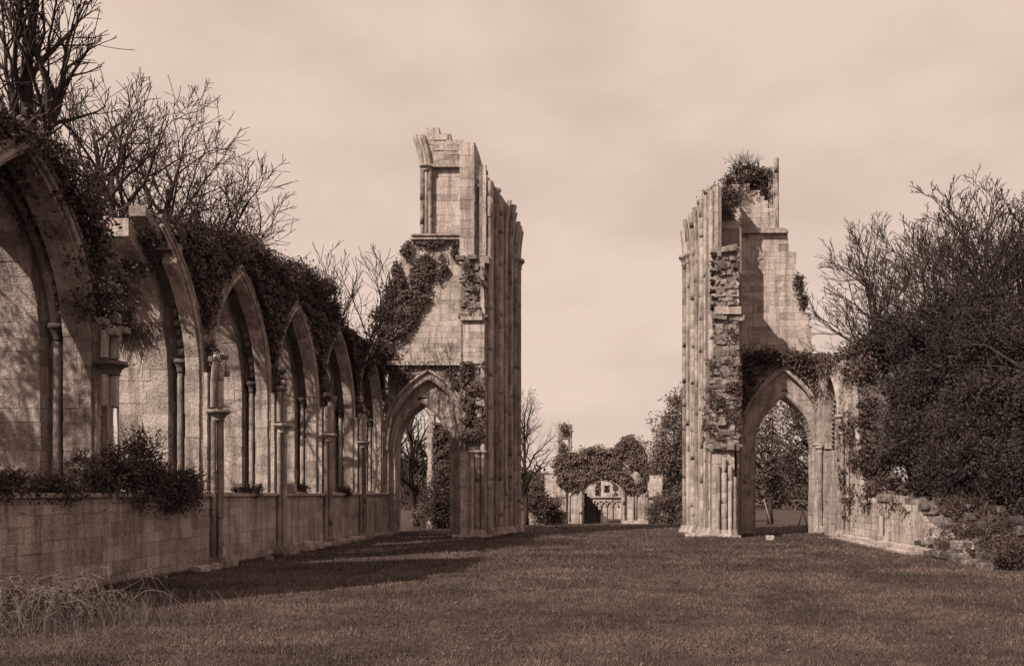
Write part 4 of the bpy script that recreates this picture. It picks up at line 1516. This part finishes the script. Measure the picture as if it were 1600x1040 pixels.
add_mb(e, twig_spray([(PX(1155, 51), 51, PZ(262, 51)), (PX(1170, 51), 51, PZ(262, 51))], 60, .9, .014, .8, 3), "twigs", "twig")
P, T = cloud_points([(PX(1249, 50), 50.1, PZ(440, 50), .22, .3, .8, 12), (PX(1256, 50), 50.1, PZ(470, 50), .16, .3, .5, 6)], 30, .2)
plant("ivy", "small ivy strand clinging to the broken right edge of the lower tower", "ivy", (11.4, 50, 14), [("foliage", *leaf_quads(P, .09, None, 1, .8, T), "ivy_leaf")])

# ivy on the north wall
def d_nw(u, v):
    n = fbm(u * .9 + 91, v * .9 + 7)
    top = np.interp(u, [q[0] for q in NTOP], [q[1] for q in NTOP])
    return np.where(v < top + .15, 1, 0) * np.clip((n - .40) / .15, 0, 1) * np.where(u > -44.6, 1, np.clip((v - 7.6) / 1, 0, 1)) * np.where(u > -42, np.clip((v - 1.5) / .3, 0, .8), 1)


L = ivy_on(fn, -50, -33, 1.0, 9.8, 16000, d_nw, .10, .3)
P, T = cloud_points([(NX + .6, 43.0, 8.4, .8, .7, .8, 26), (NX + .5, 42.3, 6.0, .6, .6, 1.5, 30), (NX + .3, 41.6, 3.9, .7, .8, .9, 28), (NX + .8, 45.4, 9.6, .9, 1.2, .5, 22), (NX + .7, 40.2, 2.6, .7, 1.0, .5, 20), (NX + .6, 48.4, 9.4, .8, 1.2, .7, 20)], 42, .36)
plant("ivy", "ivy hanging in ragged curtains on the broken right-hand wall", "ivy", (NX, 43, 6), [("foliage", *stack([L, leaf_quads(P, .1, None, 1, .8, T)]), "ivy_leaf")])

# ================================================================== BIG DARK BUSHES AND TREES AT THE RIGHT
leafy_tree("yew_tree", "great dark evergreen thicket rising behind the right-hand wall, nearest the broken arch", (15.2, 40.5, 0),
           [(15.9, 42.5, 8.6, 2.2, 2.4, 2.8, 100), (16.6, 40.5, 9.6, 2.8, 2.4, 2.6, 110), (15.3, 39.8, 6.0, 2.3, 2.4, 2.6, 110), (13.9, 45.8, 9.4, 1.3, 1.8, 1.4, 40), (14.8, 44.2, 10.4, 1.6, 1.6, 1.6, 40), (17.5, 37.5, 7.4, 2.8, 2.4, 3.4, 120), (14.2, 37.6, 4.4, 1.7, 2.4, 2.0, 80), (17.2, 39, 4.0, 3, 3, 3, 90)],
           190, .085, "yew_leaf", .3, 7.5, 3, .55, twigs=80)
leafy_tree("yew_tree", "great dark evergreen thicket at the right edge overhanging the rubble", (16.6, 33.5, 0),
           [(16.2, 35.0, 8.0, 2.6, 2.4, 2.8, 110), (18.2, 33.0, 8.2, 2.8, 2.8, 3.2, 120), (15.0, 33.4, 5.0, 1.9, 2.6, 2.4, 95), (16.6, 31.0, 5.0, 2.4, 2.6, 2.8, 120), (15.4, 29.2, 2.8, 1.5, 2.0, 1.9, 80), (17.6, 28.5, 4.2, 2.4, 2.4, 3.4, 120), (13.9, 31.8, 3.0, 1.3, 2.2, 1.3, 60), (14.0, 35.0, 3.6, 1.2, 2.0, 1.2, 50), (17, 32, 2, 2.5, 4, 2, 60)],
           190, .075, "yew_leaf", .3, 7, 5, .5, twigs=80)
bush("bush", "trailing bush over the rubble heap at the bottom right", [(13.5, 29.4, 1.3, 1.0, 1.4, .7, 46), (13.0, 27.8, .8, .8, 1.0, .6, 36), (13.2, 31.2, 1.9, .9, 1.2, .5, 36), (14.4, 27.0, 1.2, 1.2, 1.2, 1.0, 46), (13.4, 33.0, 2.3, .8, 1.2, .4, 26), (12.7, 30.2, .8, .8, 1.2, .6, 30), (12.6, 26.6, .5, .8, .8, .5, 30)], 75, .058, "ivy_leaf", .3, 120, .8)

bare_tree("bare_tree", "leafless tree behind the dark thicket, leftmost of those at the right", (18.2, 48.0, 0), 19.4, .22, (-.02, 0), .5, 5, 21, kids=(14, 8), minr=.014, first=.35, leaders=2)
bare_tree("bare_tree", "leafless forked tree behind the middle of the dark thicket", (19.2, 45.0, 0), 19.6, .24, (.02, 0), .5, 5, 34, kids=(14, 8), minr=.014, first=.35, leaders=2)
bare_tree("bare_tree", "leafless tree half clothed in ivy at the far right edge", (18.0, 38.5, 0), 17.6, .25, (.05, 0), .5, 5, 47, kids=(14, 8), minr=.014, first=.3, leaders=2,
          ivy=leaf_quads(*(lambda a: (a[0], .1, None, 1, .8, a[1]))(cloud_points([(21.8, 38, 9.5, 1.0, 1.0, 1.6, 20), (22.4, 38, 12.5, 1.3, 1.2, 1.4, 22), (20.8, 38, 11.5, .9, 1.0, .6, 10), (22.6, 37.6, 15, 1.0, 1, 1, 12)], 45, .4))))
bare_tree("bare_tree", "thin leafless sapling beside the broken edge of the lower tower", (15.6, 53.0, 0), 12.0, .10, (-.06, 0), .5, 4, 51, kids=(9, 6), first=.5, minr=.014)

leafy_tree("yew_tree", "evergreen tree added unseen beyond the left edge to shade the nearest window", (-20.8, 12.4, 0),  # unseen tree, added only to dapple the nearest window with shade
           [(-20.8, 12.6, 10.5, 2.6, 3.2, 3.0, 36), (-20.2, 14.6, 8.0, 2.0, 2.4, 2.4, 24), (-21.5, 11.0, 13.5, 2.0, 2.4, 2.2, 20), (-20.0, 15.5, 11.5, 1.8, 2.0, 2.0, 18)], 70, .10, "yew_leaf", .3, 11, 31, .6, twigs=60)

# ================================================================== BARE TREES AT THE LEFT
bare_tree("bare_tree", "tall dark leafless tree at the top left corner, over the nearest window", (-17.4, 26.6, 0), 20.5, .40, (.0, 0), .55, 5, 3, kids=(11, 7), first=.5, lens=.60, minr=.012)
bare_tree("bare_tree", "wide leafless tree behind the gap between the first two windows", (-18.9, 34.0, 0), 19.4, .38, (-.01, 0), .62, 5, 9, kids=(13, 7), first=.42, lens=.66, minr=.013)
bare_tree("bare_tree", "leafless tree leaning right behind the second and third windows", (-18.4, 38.0, 0), 20.6, .36, (.0, 0), .62, 5, 14, kids=(12, 7), first=.48, lens=.66, minr=.013)
bare_tree("bare_tree", "low spreading leafless tree behind the fourth window", (-19.0, 42.0, 0), 17.8, .28, (.16, 0), .6, 5, 18, kids=(8, 6), first=.5, minr=.012)
bare_tree("bare_tree", "slender leafless sapling above the far end of the window wall", (-15.6, 46.0, 0), 15.8, .14, (.02, 0), .45, 4, 23, kids=(8, 5), first=.6, minr=.014)
bare_tree("bare_tree", "twin-stemmed leafless sapling above the fifth window", (-16.4, 45.0, 0), 16.0, .14, (.02, 0), .4, 4, 29, kids=(8, 5), first=.6, minr=.014, leaders=2)

# ================================================================== BEYOND THE TOWERS
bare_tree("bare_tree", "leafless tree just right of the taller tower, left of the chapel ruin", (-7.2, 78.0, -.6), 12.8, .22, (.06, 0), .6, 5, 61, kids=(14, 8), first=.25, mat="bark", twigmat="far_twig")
bare_tree("bare_tree", "leafless tree framed by the left aisle arch", (-13.7, 62, 0), 12.5, .28, (.0, 0), .6, 5, 66, kids=(14, 8), first=.2, leaders=2,
          ivy=leaf_quads(*(lambda a: (a[0], .1, None, 1, .8, a[1]))(cloud_points([(-13.4, 61.8, 3.2, .9, .8, 1.6, 30), (-13.5, 61.8, 5.2, .5, .5, 1.0, 14)], 45, .35))))
bush("bush", "dark bush before the wall fragment in the left aisle arch", [(PX(676, 57.3), 57.3, 1.6, .7, .5, 1.6, 34), (PX(690, 57.3), 57.3, 2.4, .6, .5, 2.2, 30)], 50, .10, "ivy_leaf", .35, 60, .9)
bush("bush", "pale leafy bush at the foot of the tree in the left aisle arch", [(-13.0, 60, .9, 1.0, .8, .9, 30), (-12.2, 60, .6, .8, .8, .6, 20)], 45, .10, "budding_leaf", .35, 40, .7)
leafy_tree("leafy_tree", "dark bushy tree seen low through the left aisle arch", (-17.5, 78, -.5), [(-17.5, 78, 3.6, 3.0, 2.5, 3.0, 60), (-14.2, 80, 2.2, 2.2, 2, 2.0, 40)], 50, .16, "far_leaf", .25, 3, 8, .7, twigs=30)
frag = Thing("wall_fragment", "slender pale wall fragment standing behind the left aisle arch", "wall", (-11.9, 58, 0))
masonry(frag, front(58), 0, 8.5, lambda v: [(PX(668, 58) + (v > 7) * .1, PX(679, 58))], "ashlar", .4, (.3, .6), .2, (.03, .9), jit=.02, step=.06)
masonry(frag, front(58.2), 0, 7.2, lambda v: [(PX(679, 58) + .01, PX(702, 58))], "rubble", .3, (.3, .6), .2, (.03, .8), jit=.05, step=.1, rough=.02)
frag.finish()
L = ivy_on(front(58.1), PX(676, 58), PX(704, 58), 0, 7.2, 4200, lambda u, v: np.clip((fbm(u + 5, v + 3) - .25) / .15, 0, 1), .1, .35)
plant("ivy", "ivy over the fragment behind the left aisle arch", "ivy", (-11, 58, 3), [("foliage", *L, "ivy_leaf")])

# chapel ivy, shrubs and trees round it
P, T = cloud_points([(PX(x, YC), YC + .5, PZ(y, YC), rx, .9, rz, k) for x, y, rx, rz, k in ((882, 672, .6, .8, 22), (880, 703, .6, 1.0, 18), (874, 735, .6, 2.0, 26), (900, 714, .8, .6, 14), (918, 708, .9, .7, 16), (936, 706, .8, .5, 12), (952, 708, .8, .5, 12), (968, 702, .8, .8, 16), (983, 692, .8, .9, 22), (998, 712, .7, 1.2, 18), (890, 750, .6, .6, 9), (1006, 738, .5, 1.0, 10))], 26, .4)
L = ivy_on(front(YC - .05), PX(872, YC), PX(1014, YC), PZ(768, YC), PZ(680, YC), 17000, lambda u, v: np.where(v < np.interp(u, [PX(x, YC) for x in (872, 890, 905, 925, 940, 960, 975, 985, 1000, 1014)], [PZ(y, YC) for y in (712, 706, 708, 697, 704, 700, 684, 680, 692, 730)]), 1, 0) * np.clip((fbm(u * .6 + 5, v * .6 + 3) - .25) / .12, 0, 1) * np.where(((u - ac) / (aw + .35)) ** 2 + (np.maximum(v - zsp, 0) / (zap - zsp + .35)) ** 2 > 1, 1, 0) * np.clip((v - PZ(766, YC) + 1.2 * (fbm(u + 1, v * 0 + 3) - .5)) / .5, 0, 1), .16, .5)
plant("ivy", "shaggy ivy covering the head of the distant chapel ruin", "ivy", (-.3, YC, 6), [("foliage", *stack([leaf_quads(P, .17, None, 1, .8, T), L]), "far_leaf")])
leafy_tree("leafy_tree", "rounded evergreen tree right of the chapel ruin, behind the lower tower", (7.0, 92, -.9), [(7.6, 92, 8.2, 3.0, 3, 3.4, 90), (8.8, 92, 11.0, 2.4, 2.5, 3.0, 60), (6.8, 92, 5.6, 2.0, 2, 1.6, 45), (9.3, 92, 5, 3, 2.5, 2.5, 50)], 55, .17, "budding_leaf", .3, 8, 12, .8, twigs=80)
bush("bush", "dark bush at the right foot of the distant chapel ruin", [(PX(1035, 90), 90, 1.0, 1.6, 1.4, 1.7, 40), (PX(1055, 90), 90, 1.2, 1.6, 1.4, 1.9, 40), (PX(1022, 90), 90, .2, .7, .8, 1.0, 20)], 45, .15, "far_leaf", .5, 60, 1.2)
bush("bush", "dark rounded bush left of the distant chapel ruin", [(PX(850, 86), 86, 1.0, 1.4, 1.4, 2.0, 46), (PX(868, 86), 87, .6, .9, 1, 1.4, 26), (PX(835, 86), 86, 1.6, 1.2, 1.2, 2.4, 30)], 45, .15, "ivy_leaf", .5, 30, 1.0)
leafy_tree("leafy_tree", "dark tree filling the left half of the right aisle arch", (15.5, 80, -.5), [(15.2, 80, 5.8, 3, 2.5, 3.4, 80), (14.2, 80, 9.2, 2.8, 2.5, 2.6, 50), (17.5, 81, 3.6, 2.6, 2, 2.2, 50)], 50, .16, "far_leaf", .3, 6, 14, .8, twigs=60)
leafy_tree("leafy_tree", "dark tree filling the right half of the right aisle arch", (21.0, 82, -.5), [(20.2, 82, 5.6, 3.2, 2.5, 3.6, 85), (19.4, 82, 9.4, 2.8, 2.5, 2.6, 55), (22.5, 81, 3.2, 2.6, 2, 2.2, 50)], 50, .16, "ivy_leaf", .3, 6, 15, .8, twigs=60)
bare_tree("bare_tree", "leafless tree with sweeping boughs in the right aisle arch", (16.6, 66, -.1), 12.0, .2, (.0, 0), .75, 5, 71, kids=(14, 8), first=.2)

# low wall left of the chapel
lw = Thing("low_wall", "low pale stone wall left of the distant chapel ruin", "wall", (PX(855, 88), 88, -.85))
masonry(lw, front(88), -1.0, PZ(801, 88), lambda v: [(PX(826, 88), PX(884, 88))], "ashlar", .26, (.4, .8), .2, (.03, .5), jit=.03, rough=.02, step=.1)
lw.finish()

# house behind the trees
ho = Thing("house", "pale house gable beyond the trees right of the chapel ruin", "house", (8.2, 150, -1))
mb = MB(); hx0, hx1 = PX(1000, 150), PX(1034, 150); hz = PZ(757, 150)
mb.box(hx0, hx1, 150, 157, -1, hz); ho.part(mb, "wall", "ashlar")
mb = MB(); mb.add([(hx0 - .3, 149.6, hz), (hx1 + .3, 149.6, hz), (hx1 + .3, 153.5, PZ(742, 150)), (hx0 - .3, 153.5, PZ(742, 150)), (hx1 + .3, 157.4, hz), (hx0 - .3, 157.4, hz)], [(0, 1, 2, 3), (3, 2, 4, 5), (0, 3, 5), (1, 4, 2)], .5); ho.part(mb, "roof", "dark_stone")
for x in (1008, 1024):
    mb = MB(); mb.box(PX(x, 150) - .5, PX(x, 150) + .5, 149.9, 150.1, .6, 2.4); ho.part(mb, "window", "dark_stone")
mb = MB(); mb.box(hx0 + .4, hx0 + 1.3, 153, 154, PZ(744, 150), PZ(733, 150)); ho.part(mb, "chimney", "rubble")

# far wood closing the horizon
def far_wood():
    bl = []
    r2 = random.Random(9)
    for k in range(150):
        x = r2.uniform(-190, 190); y = r2.uniform(170, 230)
        bl.append((x, y, 2.0 + r2.uniform(-1, 2.0), r2.uniform(4, 8), 4, r2.uniform(3.5, 6.5), 22))
    P, T = cloud_points(bl, 22, 1.6, .5)
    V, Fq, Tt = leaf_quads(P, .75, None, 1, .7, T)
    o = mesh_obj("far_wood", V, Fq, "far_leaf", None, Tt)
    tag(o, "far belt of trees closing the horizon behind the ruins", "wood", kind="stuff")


far_wood()

# ================================================================== SMALL THINGS ON THE LAWN
def stone_thing(name, label, x, y, s, seed, sc=(1, 1, 1), z=.0):
    vs, fs_ = boulder(0, 0, 0, s, seed)
    vs = [(x + a * sc[0], y + b_ * sc[1], z + c * sc[2]) for a, b_, c in vs]
    o = mesh_obj(name, vs, fs_, "ashlar", None, .7, False, (x, y, 0))
    tag(o, label, "stone")


stone_thing("stone_block", "pale squared stone lying on the grass before the right aisle arch", PX(1203, 43.5), 43.5, .22, 3, (1.2, .8, 1.0), .12)
bush("bush", "small dark mound of ivy on the grass in the right aisle arch", [(PX(1208, 47.5), 47.5, .12, .45, .35, .32, 16)], 50, .06, "yew_leaf", .15, 0)
stone_thing("stone_block", "loose block leaning at the foot of the wall below the fourth window", SX + .55, 35.0, .28, 12, (.9, 1.0, 1.1), .22)
stone_thing("stone_block", "flat loose slab at the foot of the wall right of the leaning block", SX + .5, 36.4, .3, 14, (.8, 1.3, .8), .18)
stone_thing("stone_block", "loose block lying on the sill of the fourth window", SX - .25, 35.3, .24, 15, (.8, 1.0, 1.2), SILL + .2)
stone_thing("stone_block", "low loose stone at the foot of the wall below the second window", SX + .35, 26.2, .25, 16, (.9, 1.6, .7), .08)
stone_thing("stone_block", "pale loose stone at the foot of the first full shaft", SX + .45, 27.0, .2, 18, (.9, 1.3, .9), .08)
for k, (yy, nth) in enumerate(((23.6, "second"), (30.4, "third"), (37.4, "fourth"), (41.2, "fifth"), (46.8, "farthest"))):
    sz = (.13, .15, .12, .14, .16)[k]
    vs, fb = boulder(0, 0, 0, sz, 900 + k)
    x_ = SX + (.5, .8, 1.0, .75, .9)[k]
    o = mesh_obj("fallen_stone", [(x_ + a, yy + b_, sz * .35 + c) for a, b_, c in vs], fb, "rubble", None, random.random(), False, (x_, yy, 0))
    tag(o, "small fallen stone sunk in the grass below the %s window from the left" % nth if k < 4 else "small fallen stone sunk in the grass below the farthest window", "stone")
# leafy tufts rooted on the broken vault springers
for k, (p, nth) in enumerate(zip(PIERS[2:6], ("first", "second", "third", "fourth"))):
    bush("ivy", "small ivy tuft on the %s springer from the bush-covered window" % nth if k else "small ivy tuft on the springer nearest the bush-covered window", [(SX + .05, p, 6.6, .22, .3, .35, 9), (SX - .1, p, 7.1, .2, .3, .3, 6)], 40, .055, "ivy_leaf", .16, 24, .35)
for k, (xa_, ya_, xb_, yb_, lab) in enumerate(((1193, 779, 1206, 812, "pale pole leaning left in the right aisle arch"), (1247, 812, 1254, 797, "pale short stake right of the leaning pole in the arch"), (1262, 813, 1252, 790, "pale stake of a broken fence near the right jamb of the arch"))):
    mb = MB()
    Yp = 64.0
    z0_ = float(gz(np.array([PX(xb_, Yp)]), np.array([Yp]))[0])
    a_, b2 = (PX(xa_, Yp), Yp, PZ(ya_, Yp)), (PX(xb_, Yp), Yp, PZ(yb_, Yp))
    lo_ = a_ if a_[2] < b2[2] else b2
    hi_ = b2 if lo_ is a_ else a_
    lo_ = (lo_[0], lo_[1], z0_ - .1)
    mid_ = tuple((p_ + q_) / 2 + .02 for p_, q_ in zip(lo_, hi_))
    mb.tube([lo_, mid_, hi_], [.055, .05, .04], 6, .8)
    o = mb.build("wooden_pole", "dead_stem", None, True, lo_)
    tag(o, lab, "pole")

# brambles and dead grass in the near left corner
def brambles():
    r2 = random.Random(8)
    base = (-10.2, 15.6, 0)
    st, gr = MB(), MB()
    for k in range(190):
        x = r2.gauss(-10.5, .8); y = r2.gauss(15.2, .9)
        if x < -12.6: continue
        a = r2.uniform(0, 6.283); L = r2.uniform(.5, 1.6)
        dx, dy = math.cos(a), math.sin(a)
        hh = r2.uniform(.4, 1.15)
        pts = []
        for j in range(8):
            f = j / 7
            pts.append((x + dx * L * f + r2.gauss(0, .06), y + dy * L * f * .7 + r2.gauss(0, .06), max(hh * 4 * f * (1 - f * .85) * .75, 0.01) + r2.gauss(0, .02)))
        st.tube(pts, [.005, .005, .005, .004, .004, .003, .002, .0015], 4, r2.random(), cap=False)
    for k in range(1500):
        x = r2.gauss(-10.2, 1.3); y = r2.gauss(15.6, 1.0)
        if x < -12.7: continue
        a = r2.uniform(0, 6.283); h = r2.uniform(.15, .6)
        b_ = r2.uniform(.1, .5) * h
        gr.tube([(x, y, 0), (x + math.cos(a) * b_ * .4, y + math.sin(a) * b_ * .4, h * .6), (x + math.cos(a) * b_ * 1.4, y + math.sin(a) * b_ * 1.4, h)], [.0035, .003, .001], 3, r2.random() ** 2 * .7, cap=False)
    P, T = cloud_points([(-10.6, 15.9, .25, 1.4, .9, .4, 60)], 40, .3)
    e = plant("bramble", "tangle of pale bramble stems and dead grass in the near left corner", "bramble", base, [("leaves", *leaf_quads(P, .05, None, 1, .6, T), "ivy_leaf")])
    st.build("stems", "dead_stem", e)
    o = gr.build("dead_grass", "dead_stem", e)
    o["kind"] = "stuff"


brambles()
